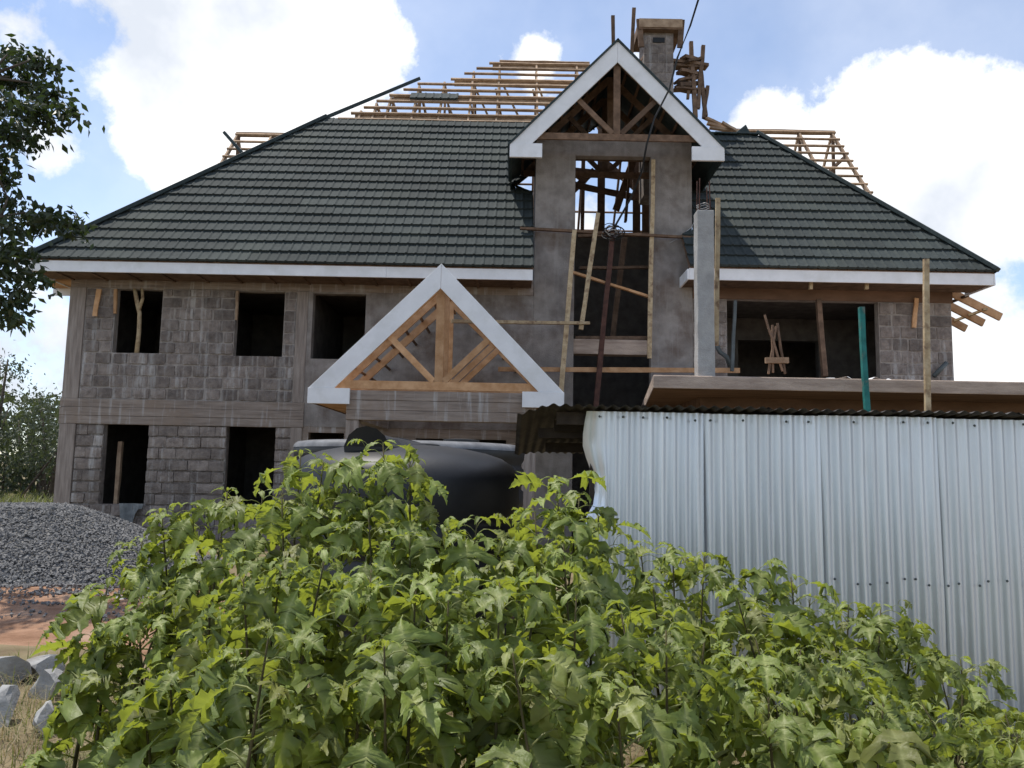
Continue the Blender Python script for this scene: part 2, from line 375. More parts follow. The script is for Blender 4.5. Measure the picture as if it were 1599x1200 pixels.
# left block wing
opsU = [(-8.50, -7.50, 3.89, 5.27), (-5.93, -4.89, 3.87, 5.27)]
opsL = [(-8.55, -7.6, .7125, 2.375), (-5.97, -4.94, .7125, 2.375)]
wU = wall('upper_wall', -9.43, -4.4, 2.9, 5.5, WY + .024, WY + .2, opsU, 'mortar', house)
wL = wall('ground_wall', -9.43, -4.4, -.1, 2.375, WY + .05, WY + .2, opsL, 'block', house)
blocks(wU, -9.12, -4.62, 2.91, 5.28, .245, opsU, .045, .035, WY)
blocks(wL, -9.12, -4.62, 0, 2.375, .2375, opsL, .006, .04, WY)
MB().box(-9.47, -9.13, WY - .012, WY + .2, 2.9, 5.285).build('corner_column', 'concrete_v', house, bevel=.01)
MB().box(-9.47, -9.13, WY - .014, WY + .2, -.1, 2.37).build('corner_column', 'concrete_v', house, bevel=.01)
MB().box(-4.62, -4.38, WY - .012, WY + .2, 2.9, 5.285).build('wall_column', 'concrete_v', house, bevel=.01)
MB().box(-4.62, -4.38, WY - .014, WY + .2, -.1, 2.37).build('wall_column', 'concrete_v', house, bevel=.01)
for k in range(3):  # ring beam cast in boards
    MB().box(-9.49, -4.36, WY - .02 - .006 * (k % 2), WY + .2, 2.373 + k * .177, 2.373 + (k + 1) * .177 - .004).build('ring_beam', 'concrete', house, bevel=.008)
MB().box(-9.46, 0.42, WY - .014, WY + .2, 5.287, 5.62).build('roof_beam', 'concrete', house)
# plastered middle
opsB = [(-4.28, -3.15, 3.84, 5.25)]
wall('plastered_wall', -4.378, .43, 2.4, 5.287, WY, WY + .2, opsB, 'plaster', house)
wall('porch_back_wall', -4.378, .43, -.1, 2.4, WY + .01, WY + .2, [(-4.25, -3.5, .6, 2.28), (-2.0, -.1, 0, 2.2)], 'concrete', house)
# tower
tower_ops = [(1.29, 2.93, .2, 8.42)]
wall('tower_wall', .432, 3.82, -.1, 8.8, WY - .006, WY + .2, tower_ops, 'plaster', house)
MB().box(.44, .63, WY + .2, 18.2, 5.4, 8.7).build('tower_side_wall', 'plaster', house); MB().box(3.62, 3.81, WY + .2, 18.2, 5.4, 8.7).build('tower_side_wall', 'plaster', house)
for z in (4.06, ): MB().box(1.285, 2.935, WY + .04, WY + .34, z, z + .32).build('landing_beam', 'slab', house, bevel=.01)
MB().box(1.2, 3.0, WY + .25, 18.4, 2.6, 2.9).build('landing_slab', 'dark_wall', house)
MB().bar((1.35, WY + .3, 4.44), (2.9, WY + .3, 4.47), .06, .08).build('sill_board', 'wood_d', house)
# right wing
opsR = [(4.56, 7.8, 2.95, 5.3)]
wR = wall('balcony_wall', 3.825, 9.36, -.1, 5.5, WY + .024, WY + .2, opsR, 'mortar', house)
blocks(wR, 7.8, 9.36, 2.95, 5.3, .26, [], .04, .035, WY + .0)
blocks(wR, 3.83, 4.56, 2.95, 5.3, .26, [], .04, .035, WY + .0)
MB().box(3.83, 9.38, WY - .016, WY + .2, 5.302, 5.66).build('roof_beam', 'soffit', house)  # eave shadow on this beam is painted in with the brown
# shell: side, rear and inner walls, floors
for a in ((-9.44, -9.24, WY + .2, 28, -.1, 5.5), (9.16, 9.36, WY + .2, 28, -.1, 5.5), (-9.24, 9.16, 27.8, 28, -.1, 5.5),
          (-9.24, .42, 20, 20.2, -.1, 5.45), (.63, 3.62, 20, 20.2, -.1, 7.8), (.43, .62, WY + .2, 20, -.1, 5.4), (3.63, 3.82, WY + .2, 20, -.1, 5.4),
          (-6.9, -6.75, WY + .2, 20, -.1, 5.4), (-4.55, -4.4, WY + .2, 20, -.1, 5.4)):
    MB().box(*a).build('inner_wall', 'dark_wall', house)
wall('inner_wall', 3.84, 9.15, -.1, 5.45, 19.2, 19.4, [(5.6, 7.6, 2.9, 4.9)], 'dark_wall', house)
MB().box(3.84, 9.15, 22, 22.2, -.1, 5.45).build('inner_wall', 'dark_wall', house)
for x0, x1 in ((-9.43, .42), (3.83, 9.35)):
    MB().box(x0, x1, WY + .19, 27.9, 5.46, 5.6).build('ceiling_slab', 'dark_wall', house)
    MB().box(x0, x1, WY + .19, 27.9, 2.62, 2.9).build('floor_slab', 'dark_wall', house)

# ---- tiled slopes
A = R(50); CA, SA = math.cos(A), math.sin(A); CR = .363; EYV = 15.52
def rp(x, v, zb, h=0): return Vector((x, EYV + v * CA - h * SA, zb + v * SA + h * CA))
def tile_mesh(xa, xb, clip=None):
    """one pressed sheet from x=xa to xb (local: x across, y up the slope, z out); clip(v)->(lo,hi)"""
    b = MB(); wv = .2
    S10 = (0, .15, .32, .5, .66, .72, .78, .85, .92)
    def h(x):
        t = (x / wv) % 1.0
        return .020 * math.sin(math.pi * (t - .66) / .34) ** .9 if t > .66 else .004 * math.sin(t / .66 * math.pi)
    xs = [k * wv + f * wv for k in range(int(round((xb - xa) / wv))) for f in S10] + [xb - xa]; nn = len(xs) - 1
    rows = [(-.008, .045, -.050), (-.002, .048, 0), (-.002, .048, 0), (CR * .5, .022, 0), (CR + .03, .004, 0)]
    for v, base, dz in rows:
        lo, hi = (xa, xb) if not clip else clip(min(max(v, 0), CR))
        for i in range(nn + 1):
            x = min(max(xs[i], lo), hi)
            b.v.append((x, v, base + h(x) * (1 if v < CR * .9 else .8) + dz))
    for j in (0, 2, 3):
        for i in range(nn):
            o = j * (nn + 1) + i
            if abs(b.v[o][0] - b.v[o + 1][0]) + abs(b.v[o + nn + 1][0] - b.v[o + nn + 2][0]) > 1e-5: b.f.append((o, o + 1, o + nn + 2, o + nn + 1))
    me = b.mesh('tile', 'tile'); me.polygons.foreach_set('use_smooth', [min(me.vertices[i].co.y for i in p.vertices) > -.005 for p in me.polygons])
    return me
TW = 1.2; std_tile = tile_mesh(0, TW)
def roof_side(zb, nrows, left, right, under_pts):
    und = MB().slab(under_pts, .03).build('roof_slope', 'wood_d', house)
    ph = 0
    for r in range(nrows):
        v0 = r * CR; l0, l1 = left(v0), left(v0 + CR); r0, r1 = right(v0), right(v0 + CR)
        lo, hi = min(l0, l1), max(r0, r1)
        ph = (ph + rnd.choice((.4, .6, .8))) % TW
        x = math.floor((lo - ph) / TW) * TW + ph
        while x < hi:
            x2 = x + TW
            if x2 > lo + .02 and x < hi - .02:
                o0 = rp(x, v0, zb, .0)
                rot = (A, 0, 0); jit = rnd.uniform(-.003, .003)
                if x >= max(l0, l1) and x2 <= min(r0, r1): me = std_tile
                else: me = tile_mesh(0, TW, lambda v, x=x: (min(TW, max(0, l0 + (l1 - l0) * v / CR - x)), max(0, min(TW, r0 + (r1 - r0) * v / CR - x))))
                o = inst(me, 'tile', o0 + Vector((0, -SA, CA)) * jit, (A, 0, rnd.uniform(-.002, .002)), (1, 1, 1), und)
            x = x2
    return und
ZL, ZR = 5.675, 5.77
hipL = lambda v: -9.93 + .7466 * v
def rightL(v): return .40 if v < 3.1 else -.13 + (v - 3.1) * .70
roof_side(ZL, 18, hipL, rightL, [rp(-9.9, 0, ZL, -.03), rp(.40, 0, ZL, -.03), rp(.40, 3.1, ZL, -.03), rp(-.13, 3.1, ZL, -.03), rp(2.0, 6.55, ZL, -.03), rp(-5.0, 6.55, ZL, -.03)])
hipR = lambda v: 9.80 - .61 * v
def leftR(v): return 3.56 if v < 1.2 else (3.86 if v < 3.1 else 4.28 - (v - 3.1) * .70)
roof_side(ZR, 16, leftR, hipR, [rp(3.56, 0, ZR, -.03), rp(9.78, 0, ZR, -.03), rp(6.3, 5.8, ZR, -.03), rp(2.3, 5.8, ZR, -.03), rp(4.28, 3.1, ZR, -.03), rp(3.86, 3.1, ZR, -.03), rp(3.86, 1.2, ZR, -.03), rp(3.56, 1.2, ZR, -.03)])
# end slopes (seen edge on), hip caps
MB().slab([rp(-9.95, 0, ZL), rp(-5.06, 6.53, ZL), Vector((-7.2, 23, 8.4)), Vector((-9.95, 24, ZL))][::-1], .05).build('end_slope', 'trim', house)
MB().slab([rp(9.82, 0, ZR), Vector((9.82, 23.5, ZR)), rp(6.3, 5.8, ZR)], .05).build('end_slope', 'trim', house)
for k in range(12):
    a = rp(hipL(k * .545) - .02, k * .545, ZL, .05); c = rp(hipL(k * .545 + .57) - .02, k * .545 + .57, ZL, .05)
    MB().bar(a, c, .2, .09, (-.5, -.5, .7)).build('hip_cap', 'trim', house, bevel=.015)
for k in range(11):
    a = rp(hipR(k * .535) + .02, k * .535, ZR, .05); c = rp(hipR(k * .535 + .56) + .02, k * .535 + .56, ZR, .05)
    MB().bar(a, c, .2, .09, (.5, -.5, .7)).build('hip_cap', 'trim', house, bevel=.015)
for k in range(4): MB().bar(rp(6.2 - k * .55, 5.83, ZR, .03), rp(5.62 - k * .55, 5.83, ZR, .045), .16, .05).build('ridge_cap', 'trim', house, bevel=.015)
# turned-up cap ends
def horn(pts, nm):
    b = MB(); b.slab(pts, .12, Vector((0, -1, 0))); return b.build(nm, 'trim', house, bevel=.02)
yy = rp(0, 5.9, ZR).y - .1
horn([P(1132, 207, yy), P(1160, 213, yy), P(1176, 216, yy), P(1165, 194, yy), P(1150, 206, yy)], 'cap_end')
horn([P(100, 383, 16.6), P(136, 362, 16.6), P(98, 340, 16.6), P(82, 352, 16.6), P(90, 372, 16.6)], 'cap_end')
# fascias
for a, m_ in (((-9.87, -2.6, 15.56, 15.60, 5.42, 5.655), 'white'), ((-2.597, .375, 15.56, 15.60, 5.42, 5.655), 'white'), ((3.565, 9.76, 15.56, 15.60, 5.50, 5.745), 'white'),
              ((3.525, 3.562, 15.562, 16.3, 5.50, 5.72), 'white'), ((-9.91, -9.872, 15.562, 17.2, 5.42, 5.64), 'white'), ((-10.36, -9.93, 17.26, 17.3, 5.28, 5.56), 'white'), ((9.765, 9.80, 15.562, 16.6, 5.50, 5.74), 'white')):
    MB().box(*a).build('fascia', m_, house, bevel=.004)
MB().box(-9.87, .37, 15.602, WY - .02, 5.45, 5.475).build('soffit', 'wood_d', house); MB().box(3.57, 9.76, 15.602, WY - .02, 5.53, 5.555).build('soffit', 'wood_d', house)
MB().box(-10.3, -9.46, WY + .1, 17.25, 5.44, 5.48).build('soffit', 'wood', house)
for k in range(14):
    x = -9.4 + k * .72; MB().bar((x, 15.62, 5.44), (x, 16.37, 5.44), .05, .035).build('soffit_joist', 'wood_d', house)
for px in (1266, 1353): q = P(px, 447, 15.75); MB().box(q.x - .035, q.x + .035, 15.72, 15.78, q.z - .07, 5.53).build('packing_block', 'wood_p', house)
# ---- exposed upper roof: battens, trusses
frame = MB().bar(rp(-5.15, 6.4, ZL, .03), P(655, 123, 21.5), .08, .09, (-.4, -.4, .7)).build('roof_frame', 'trim', house)
ends = [(528, 186), (548, 177), (568, 168), (588, 158), (608, 149), (630, 140), (652, 131), (704, 124), (725, 115), (744, 107), (764, 99), (780, 96)]
e0 = rp(0, 0, ZL); nrm = Vector((0, -SA, CA)); bats = []
for k, (px, py) in enumerate(ends):
    r_ = ray(px, py); t = (e0 - Vector((0, 0, EYE))).dot(nrm) / r_.dot(nrm); q = Vector((0, 0, EYE)) + r_ * t
    xr = 2.15
    bats.append(q)
    MB().bar(q, (xr, q.y, q.z), .055, .065, nrm, .006).build('batten', 'wood_o', frame)
    if k in (1, 4, 7, 10, 11): MB().bar(q + Vector((.1, .06, -.10)), (xr, q.y + .06, q.z - .10), .05, .15, (0, 0, 1), .006).build('purlin', 'wood_o', frame)
ridge = bats[-1]
inst(std_tile, 'tile', rp(-2.95, 7.72, ZL, .05), (A, 0, 0), (1.1, 1, 1), frame)
RY = ridge.y + .05; RZ = ridge.z
for x in (-5.0, -4.6, -4.2, -3.85, -3.5, -2.8, -2.1, -1.3, -.55, .55, 1.75):
    top = min(RZ, 5.69 + (x + 9.93) / .7466 * SA) - .12
    for qa, qb in zip(bats, bats[1:]):
        if qa.x <= x < qb.x: top = min(top, qa.z + (qb.z - qa.z) * (x - qa.x) / (qb.x - qa.x) - .12)
    yt = EYV + (top - ZL) / (SA / CA) + .1
    MB().bar(rp(x, 5.2, ZL, -.1), (x, yt, top), .05, .13, (0, -1, 1), .006).build('rafter', 'wood_o', frame)
    yb = 2 * RY - yt
    if yb - yt > .3: MB().bar((x, yt, top), (x, yb, top), .05, .12, (0, 0, 1), .005).build('collar_tie', 'wood_o', frame)
    MB().bar((x, yb, top), (x, yb + 3.6, top - 4.3), .05, .13, (0, 1, 1), .006).build('rafter', 'wood_d', frame)
    MB().bar((x, yt + .25, top - .1), (x, yt + .25, 7.6), .06, .10, (0, 1, 0), .006).build('post', 'wood_o', frame)
    sg = rnd.choice((-1, 1))
    MB().bar((x, yt + .4, top - .2), (x + sg * rnd.uniform(.5, 1.1), yt + .45, top - rnd.uniform(1.5, 2.4)), .05, .09, (0, 1, 0), .006).build('brace', 'wood_o', frame)
    if top > 11.5: MB().bar((x - .1, yt - .3, top - .9), (x + rnd.uniform(-.9, .9), RY + .6, top - 2.6), .05, .09, (0, 1, 0), .006).build('brace', 'wood_d', frame)
for z in (8.2, 9.1, 9.7, 10.2, 10.9, 11.6, 12.3, 12.9): y = RY + (RZ - z) * CA / SA; MB().bar((-6 if z < 10 else -9.6 + (z - 5.7) * .98 + .9, y, z), (6 if z < 10.5 else 2.2, y, z), .05, .06, (0, 1, 1), .006).build('batten', 'wood_d', frame)
for x in (1.0, 2.05, 3.2): MB().bar((x, RY - .3, 12.2), (x, RY + 4.6, 7.0), .06, .15, (0, 1, 1), .01).build('rafter', 'wood_d', frame)
for x in (1.85, 3.35): MB().bar((x, 21.0, 6.6), (x + .05, 21.0, 12.8), .10, .12, (0, 1, 0), .01).build('post', 'wood_d', frame)
for (a, c) in (((.9, 20.4, 9.75), (3.6, 20.6, 9.5)), ((.9, 19.9, 9.2), (3.4, 20, 8.75)), ((.9, 20.6, 10.4), (3.7, 20.6, 10.45)), ((1.0, 20.2, 8.5), (2.1, 20.2, 9.6)), ((2.3, 20.8, 10.2), (3.6, 20.8, 9.1)), ((2.6, 19.6, 8.3), (3.3, 19.7, 10.4)), ((2.85, 19.6, 8.0), (3.0, 19.6, 10.4)), ((1.1, 20.3, 9.9), (1.9, 20.3, 9.3))):
    MB().bar(a, c, .06, .17, (0, 0, 1), .01).build('tie_beam', 'wood_d', frame)
for x_, z0_, z1_ in ((3.15, 7.7, 11), (3.4, 7.7, 11), (2.2, 7.7, 11.2)): MB().box(x_, x_ + .2, 20.3, 20.36, z0_, z1_).build('boarding', 'wood_d', frame)
# boards right of the gable and the hip plank
for (p1, p2, Y) in (((1098, 183), (1128, 196), 20.6), ((1104, 193), (1142, 203), 20.3), ((1108, 200), (1140, 204), 20.1), ((1127, 192), (1152, 206), 20.0)):
    MB().bar(P(*p1, Y), P(*p2, Y), .12, .06, (0, 0, 1), .006).build('plank', 'wood_o', frame)
# rear wings
def wing(x0, x1, z0, z1, n, xin, nm_end):
    for k in range(n):
        z = z0 + (z1 - z0) * k / (n - 1); y = 17.3 + (z - 5.6) / 1.19
        MB().bar((x0, y, z), (x1, y, z), .055, .06, nrm, .006).build('batten', 'wood_o', frame)
    for x in xin:
        for sgn in (1, -1):
            yr = 17.3 + (z1 - 5.6) / 1.19
            MB().bar((x, yr - .02 + .07, z1 - .03), (x, yr + .05 - sgn * 2.9, z1 - 3.45), .05, .11, (0, 0, 1), .006).build('rafter', 'wood_o', frame)
        MB().bar((x + .03, yr + .05, z1), (x + .03, yr + .05, 7.5), .08, .08, (0, 1, 0)).build('post', 'wood_d', frame)
    MB().bar((x0, yr + .06, z1 + .02), (x1, yr + .06, z1 + .02), .05, .14, (0, 0, 1), .006).build('ridge_board', 'wood_o', frame)
    for x in xin[::2]: MB().bar((x, yr - .9, z1 - 1.1), (x, yr + 1.0, z1 - 1.1), .05, .1).build('collar_tie', 'wood_d', frame)
wing(-8.25, -5.4, 8.8, 11.2, 8, (-8.2, -7.2, -6.2), 0)
wing(6.2, 9.6, 8.5, 11.85, 11, (9.5, 8.5, 7.4), 0)
MB().bar(P(350, 207, 21.2), P(386, 248, 21.0), .08, .08).build('plank', 'trim', frame)
for k, (y, zt) in enumerate(((16.95, 5.75), (17.5, 5.72), (18.1, 5.7), (18.7, 5.7))):
    MB().bar((9.2, y, zt + .15), (10.75 - .05 * k, y, zt - .62), .06, .17, (0, 0, 1)).build('rafter_tail', 'wood', frame)
MB().bar((9.9, 16.7, 5.55), (9.9, 18.9, 5.52), .06, .05).build('batten', 'wood_d', frame); MB().bar((10.35, 16.8, 5.28), (10.4, 18.9, 5.25), .06, .05).build('batten', 'wood_p', frame)

# ---- gables
def gable(nm, apex, yf, xl, xr, ze, th, box_w, box_h, sheet_back, truss_ys, wd, m, chord_z, face_m, sheets=True):
    ax, az = apex
    g = MB()
    # roof sheets on the tower, bare battens on the porch
    if sheets:
        o = MB().slab([(xl - .05, yf - .03, ze - .02), (ax, yf - .03, az + .06), (ax, sheet_back[0], az + .06), (xl - .05, sheet_back[1], ze - .02)][::-1], .04, Vector((-(az - ze), 0, ax - xl)).normalized()).build(nm, 'trim', house)
        MB().slab([(xr + .05, yf - .03, ze - .02), (ax + .002, yf - .03, az + .061), (ax + .002, sheet_back[0], az + .061), (xr + .05, sheet_back[1], ze - .02)], .04, Vector((az - ze, 0, xr - ax)).normalized()).build('roof_sheet', 'trim', o)
    else: o = MB().bar((ax, yf + .08, az - .12), (ax, sheet_back[0], az - .12), .04, .16).build(nm, m, house)
    for s, xe in ((-1, xl), (1, xr)):
        d = Vector((ax - xe, 0, az - ze)); ln = d.length; d.normalize(); down = Vector((0, 0, -1))
        vert = th / (abs(ax - xe) / ln)
        b = MB(); xi = xe - s * vert / ((az - ze) / abs(ax - xe)) 
        poly = [Vector((xe, yf, ze)), Vector((ax + s * .002, yf, az)), Vector((ax + s * .002, yf, az - vert)), Vector((xi, yf, ze))]
        if s < 0: poly = poly[::-1]
        b.slab([p for p in poly], .035, Vector((0, -1, 0))).build('barge_board', 'white', o, bevel=.004)
        x0, x1 = (xe - .01, xe + box_w) if s < 0 else (xe - box_w, xe + .01)
        MB().box(x0, x1, yf - .012, yf + .05, ze - box_h, ze - .002).build('eave_return', 'white', o, bevel=.004)
        # side fascia and soffit
        MB().box(*(sorted((xe - s * .03, xe))), yf + .055, sheet_back[1], ze - box_h + .02, ze - .05).build('side_fascia', 'trim' if sheets else 'wood_d', o)
        if not sheets: MB().box(*(sorted((xe - s * .035, xe - s * (box_w - .06)))), yf + .055, sheet_back[1], ze - box_h + .03, ze - box_h + .06).build('eave_soffit', face_m, o)
    sl = (az - ze) / (ax - xl); zc = chord_z
    for i, y in enumerate(truss_ys):
        off = .30 if i == 0 else .16
        zt = az - off; hx = (zt - zc) / sl
        for s in (-1, 1):
            MB().bar((ax + s * .03, y, zt - .06), (ax + s * (hx - .02), y, zc + .04), .05, wd, (0, 0, 1)).build('rafter', m, o)
            MB().bar((ax + s * .09, y - .006, zc + .08), (ax + s * hx * .50, y - .006, zt - hx * .5 * sl - .02), .05, wd * .75, (0, 0, 1)).build('strut', m, o)
        MB().bar((ax - hx - .05, y - .004, zc), (ax + hx + .05, y - .004, zc), .05, wd, (0, 0, 1)).build('bottom_chord', m, o)
        MB().bar((ax + .0, y - .008, zc + wd * .5), (ax, y - .008, zt - .02), wd * 1.0, .05, (0, 1, 0)).build('king_post', m, o)
    for s, xe in ((-1, xl), (1, xr)):
        for k in range(1, 8):
            t = k / 8; x = ax + (xe - ax) * t; z = az + (ze - az) * t - .06
            MB().bar((x, yf + .1, z), (x, (sheet_back[0] * (1 - t) + sheet_back[1] * t), z), .05, .045, (s * sl, 0, 1)).build('batten', m if face_m != 'wood' else 'wood_d', o)
    return o
TG = gable('tower_gable_roof', (2.08, 10.55), 15.5, -.13, 4.28, 8.29, .32, .66, .30, (19.6, 17.6), (15.62, 16.7, 17.7), .14, 'wood_d', 8.50, 'wood_d')
TG['label'] = 'steep gable roof over the stair tower with white barge boards'
PG = gable('porch_gable_roof', (-1.24, 5.05), 13.0, -3.40, .865, 2.89, .30, .69, .265, (16.38, 16.38), (13.12, 14.1, 15.1), .14, 'wood', 2.965, 'wood', False)
PG['label'] = 'porch gable with orange timber truss and white barge boards'
# porch beam and columns
for k in range(3): MB().box(-2.78, .42, 13.1 + .004 * (k % 2), 13.34, 2.37 + k * .168, 2.37 + (k + 1) * .168 - .004).build('porch_beam', 'concrete', house, bevel=.008)
for x0, x1 in ((-2.78, -2.56), (.20, .42)):
    MB().box(x0, x1, 13.12, 13.34, -.1, 2.368).build('porch_column', 'concrete_v', house, bevel=.012)
    MB().box(x0, x1, 13.345, WY - .01, 2.37, 2.86).build('porch_beam', 'concrete', house)
# ---- balcony slab with stub column
sl = MB().slab([(2.0, 11.0, 2.965), (11.5, 11.0, 2.965), (11.5, WY - .03, 2.965), (2.72, WY - .03, 2.965)], .19)
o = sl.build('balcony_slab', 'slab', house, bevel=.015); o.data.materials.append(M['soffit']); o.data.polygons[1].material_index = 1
MB().box(2.95, 11.4, 12.2, 12.45, 2.42, 2.774).build('slab_beam', 'soffit', house); MB().box(2.95, 3.2, 12.46, WY - .02, 2.42, 2.774).build('slab_beam', 'soffit', house)
for x in (3.0, 8.5): MB().box(x, x + .24, 12.2, 12.44, -.1, 2.418).build('slab_column', 'concrete_v', house)
b = MB(); cx, cy = 2.785, 11.22
for j in range(11):
    z = 2.967 + 2.46 * j / 10
    for a, e in ((-1, -1), (1, -1), (1, 1), (-1, 1)): b.v.append((cx + a * .122 + rnd.uniform(-.006, .006), cy + e * .122 + rnd.uniform(-.005, .005), z))
for j in range(10):
    for k in range(4): b.f.append((j * 4 + k, j * 4 + (k + 1) % 4, j * 4 + 4 + (k + 1) % 4, j * 4 + 4 + k))
b.f.append((40, 41, 42, 43)); sc_ = b.build('stub_column', 'column', house, bevel=.012)
for a, e, h_ in ((-.08, -.08, .50), (.08, -.08, .46), (-.08, .08, .52), (.08, .08, .42)):
    MB().tube([(cx + a, cy + e, 5.42), (cx + a * .9, cy + e, 5.42 + h_)], .009, 6).build('rebar', 'steel_r', sc_)
for z in (5.5, 5.53): MB().tube([(cx + .1 * math.cos(t), cy + .1 * math.sin(t), z + .01 * math.sin(3 * t)) for t in [i * math.tau / 12 for i in range(13)]], .006, 5).build('stirrup', 'wire', sc_)
# ---- chimney
ch = MB().box(3.22, 3.98, 19.0, 19.76, 8.5, 12.93).build('chimney', 'block', house, bevel=.02)
for r_ in range(9):
    for k in range(2):
        x0 = 3.22 + k * .38 + (.12 if r_ % 2 and k else 0); x1 = 3.98 if k else 3.22 + .38 + (.12 if r_ % 2 else 0)
        inst(blk[(r_ + k) % 8], 'block', ((x0 + x1) / 2, 18.985, 10.6 + r_ * .255), (0, 0, 0), (x1 - x0 - .02, 1, .235), ch)
c_ = [(3.04, 18.8), (4.16, 18.8), (4.16, 19.95), (3.04, 19.95)]
MB().box(3.06, 4.18, 18.82, 19.95, 12.82, 13.08).build('chimney_cap_form', 'wood_d', ch); MB().box(3.07, 4.17, 18.80, 18.818, 12.86, 13.09).build('form_board', 'wood_o', ch)
for x in (3.07, 4.17): MB().bar((x, 18.86, 13.1), (x + (.06 if x < 3.5 else -.06), 18.86, 12.35), .14, .05, (0, 1, 0)).build('form_strut', 'wood_d', ch)
MB().box(3.45, 3.75, 18.97, 19.0, 12.55, 12.68).build('flue_slot', 'cable', ch)

# ------------------------------------------------------------------ scaffold by the chimney
sf = empty('chimney_scaffold', (4.7, 19.5, 9.8), 'rough timber scaffold platform beside the chimney', 'scaffold')
Ys = 19.4
for p1, p2, w_ in (((1079, 66), (1086, 185), .10), ((1098, 72), (1090, 170), .09), ((1093, 100), (1102, 182), .09), ((1105, 135), (1099, 185), .08), ((1076, 90), (1074, 155), .07)):
    bar('pole', P(*p1, Ys), P(*p2, Ys - .1), w_, w_, 'wood_d', sf, wob=.015)
for p1, p2, h_ in (((1002, 92), (1104, 105), .12), ((1010, 100), (1090, 107), .10), ((1052, 140), (1104, 142), .08), ((1056, 128), (1092, 120), .10), ((1060, 112), (1090, 118), .14), ((1058, 135), (1085, 133), .16), ((1066, 90), (1090, 96), .14), ((1070, 98), (1095, 92), .10)):
    bar('board', P(*p1, Ys - .15), P(*p2, Ys + .1), .25, h_ * .6, 'wood_d', sf, wob=.015)
for p1, p2, lab in (((957, 25), (963, 70), 'short dark stick above the tower gable peak, left of the chimney'), ((990, 13), (982, 80), 'long thin stick between tower gable peak and chimney')):
    Yk = 19.0; q = P(*p2, Yk); tag(MB().bar(P(*p1, Yk), q + Vector((0, .1, -2.2)), .09, .06, (0, 1, 0), .008).build('timber_stick', 'wood_d'), lab, 'stick')

# ------------------------------------------------------------------ loose timbers on the tower
def timber(nm, p1, p2, Y1, Y2, w_, h_, m, lab, cat='timber', wob=.006, up=(0, 1, 0)):
    return tag(MB().bar(P(*p1, Y1), P(*p2, Y2), w_, h_, up, wob).build(nm, m), lab, cat)
timber('scaffold_pole', (705, 502), (920, 505), 14.7, 15.9, .06, .075, 'wood_p', 'pale timber pole running from porch gable to the stair opening', 'pole')
timber('scaffold_plank', (778, 577), (1155, 579), 16.1, 16.0, .10, .05, 'wood', 'thin plank nailed across the lower tower and balcony edge', 'plank')
timber('scaffold_plank', (812, 357), (1090, 372), 16.25, 16.2, .05, .08, 'wood_d', 'dark plank across the tower at mid height', 'plank')
timber('jamb_post', (897, 360), (873, 650), 16.2, 15.9, .10, .05, 'wood_p', 'nail-studded timber post left of the stair opening', 'post')
timber('jamb_post', (1020, 250), (1014, 560), 16.25, 16.2, .09, .05, 'wood_p', 'nail-studded timber post right of the stair opening', 'post')
timber('leaning_board', (934, 333), (907, 515), 16.1, 15.85, .09, .04, 'wood_p', 'pale board leaning in the stair opening above the pole', 'board')
timber('diagonal_brace', (893, 425), (1014, 464), 16.3, 16.3, .05, .10, 'wood', 'diagonal wooden brace across the stair opening', 'brace')
timber('steel_prop', (957, 358), (930, 640), 16.3, 15.9, .10, .10, 'steel_r', 'rusty brown steel prop standing in the stair opening', 'prop')
timber('timber_prop', (975, 372), (955, 540), 17.6, 17.6, .12, .12, 'wood_d', 'dark timber prop behind the rusty steel prop', 'prop')
timber('ledger_board', (905, 419), (1014, 418), 17.0, 17.0, .06, .10, 'wood_d', 'dark horizontal ledger board inside the stair opening', 'board')
timber('ledger_board', (902, 369), (1012, 366), 17.2, 17.2, .06, .10, 'wood_d', 'ledger board behind the wire coil', 'board')
timber('tall_timber', (1446, 405), (1449, 700), 10.7, 10.7, .075, .05, 'wood_p', 'tall pale timber standing in front of the balcony slab', 'timber')
timber('teal_prop', (1345, 480), (1357, 700), 10.7, 10.7, .07, .07, 'teal', 'teal painted prop standing in front of the balcony slab', 'prop')
timber('grey_prop', (1148, 470), (1143, 580), 16.0, 15.9, .06, .06, 'pipe', 'grey-green prop at the left edge of the balcony opening', 'prop')
timber('brown_prop', (1278, 468), (1288, 588), 16.1, 15.9, .10, .10, 'wood_d', 'brown timber prop in the middle of the balcony opening', 'prop')
timber('column_board', (1121, 310), (1118, 540), 11.5, 11.5, .07, .05, 'wood_p', 'nail-studded board upright beside the stub column', 'board')
timber('wall_board', (1431, 466), (1427, 512), 16.33, 16.33, .09, .04, 'wood', 'short board nailed to the right block pier', 'board')
timber('wall_board', (155, 452), (148, 494), 16.34, 16.34, .10, .03, 'wood', 'short board hanging on the block wall left of the upper window', 'board')
timber('window_board', (181, 452), (180, 490), 16.36, 16.36, .06, .05, 'wood', 'short board on the left side of the forked-branch window', 'board')
timber('window_board', (371, 455), (369, 500), 16.36, 16.36, .05, .05, 'wood_o', 'thin upright board at the second upper window', 'board')
timber('window_prop', (189, 690), (180, 800), 16.7, 16.6, .08, .08, 'wood_o', 'timber prop inside the lower left window', 'prop')
b = MB(); pt = [P(*q, 16.45) for q in ((213, 556), (217, 520), (218, 490), (214, 470), (210, 450))]
b.tube(pt, [.05, .045, .045, .05, .035]); b.tube([P(217, 484, 16.45), P(223, 466, 16.45), P(222, 450, 16.45)], [.04, .035, .03])
tag(b.build('forked_branch', 'wood_p', smooth=True), 'forked tree branch propping the upper left window', 'branch')
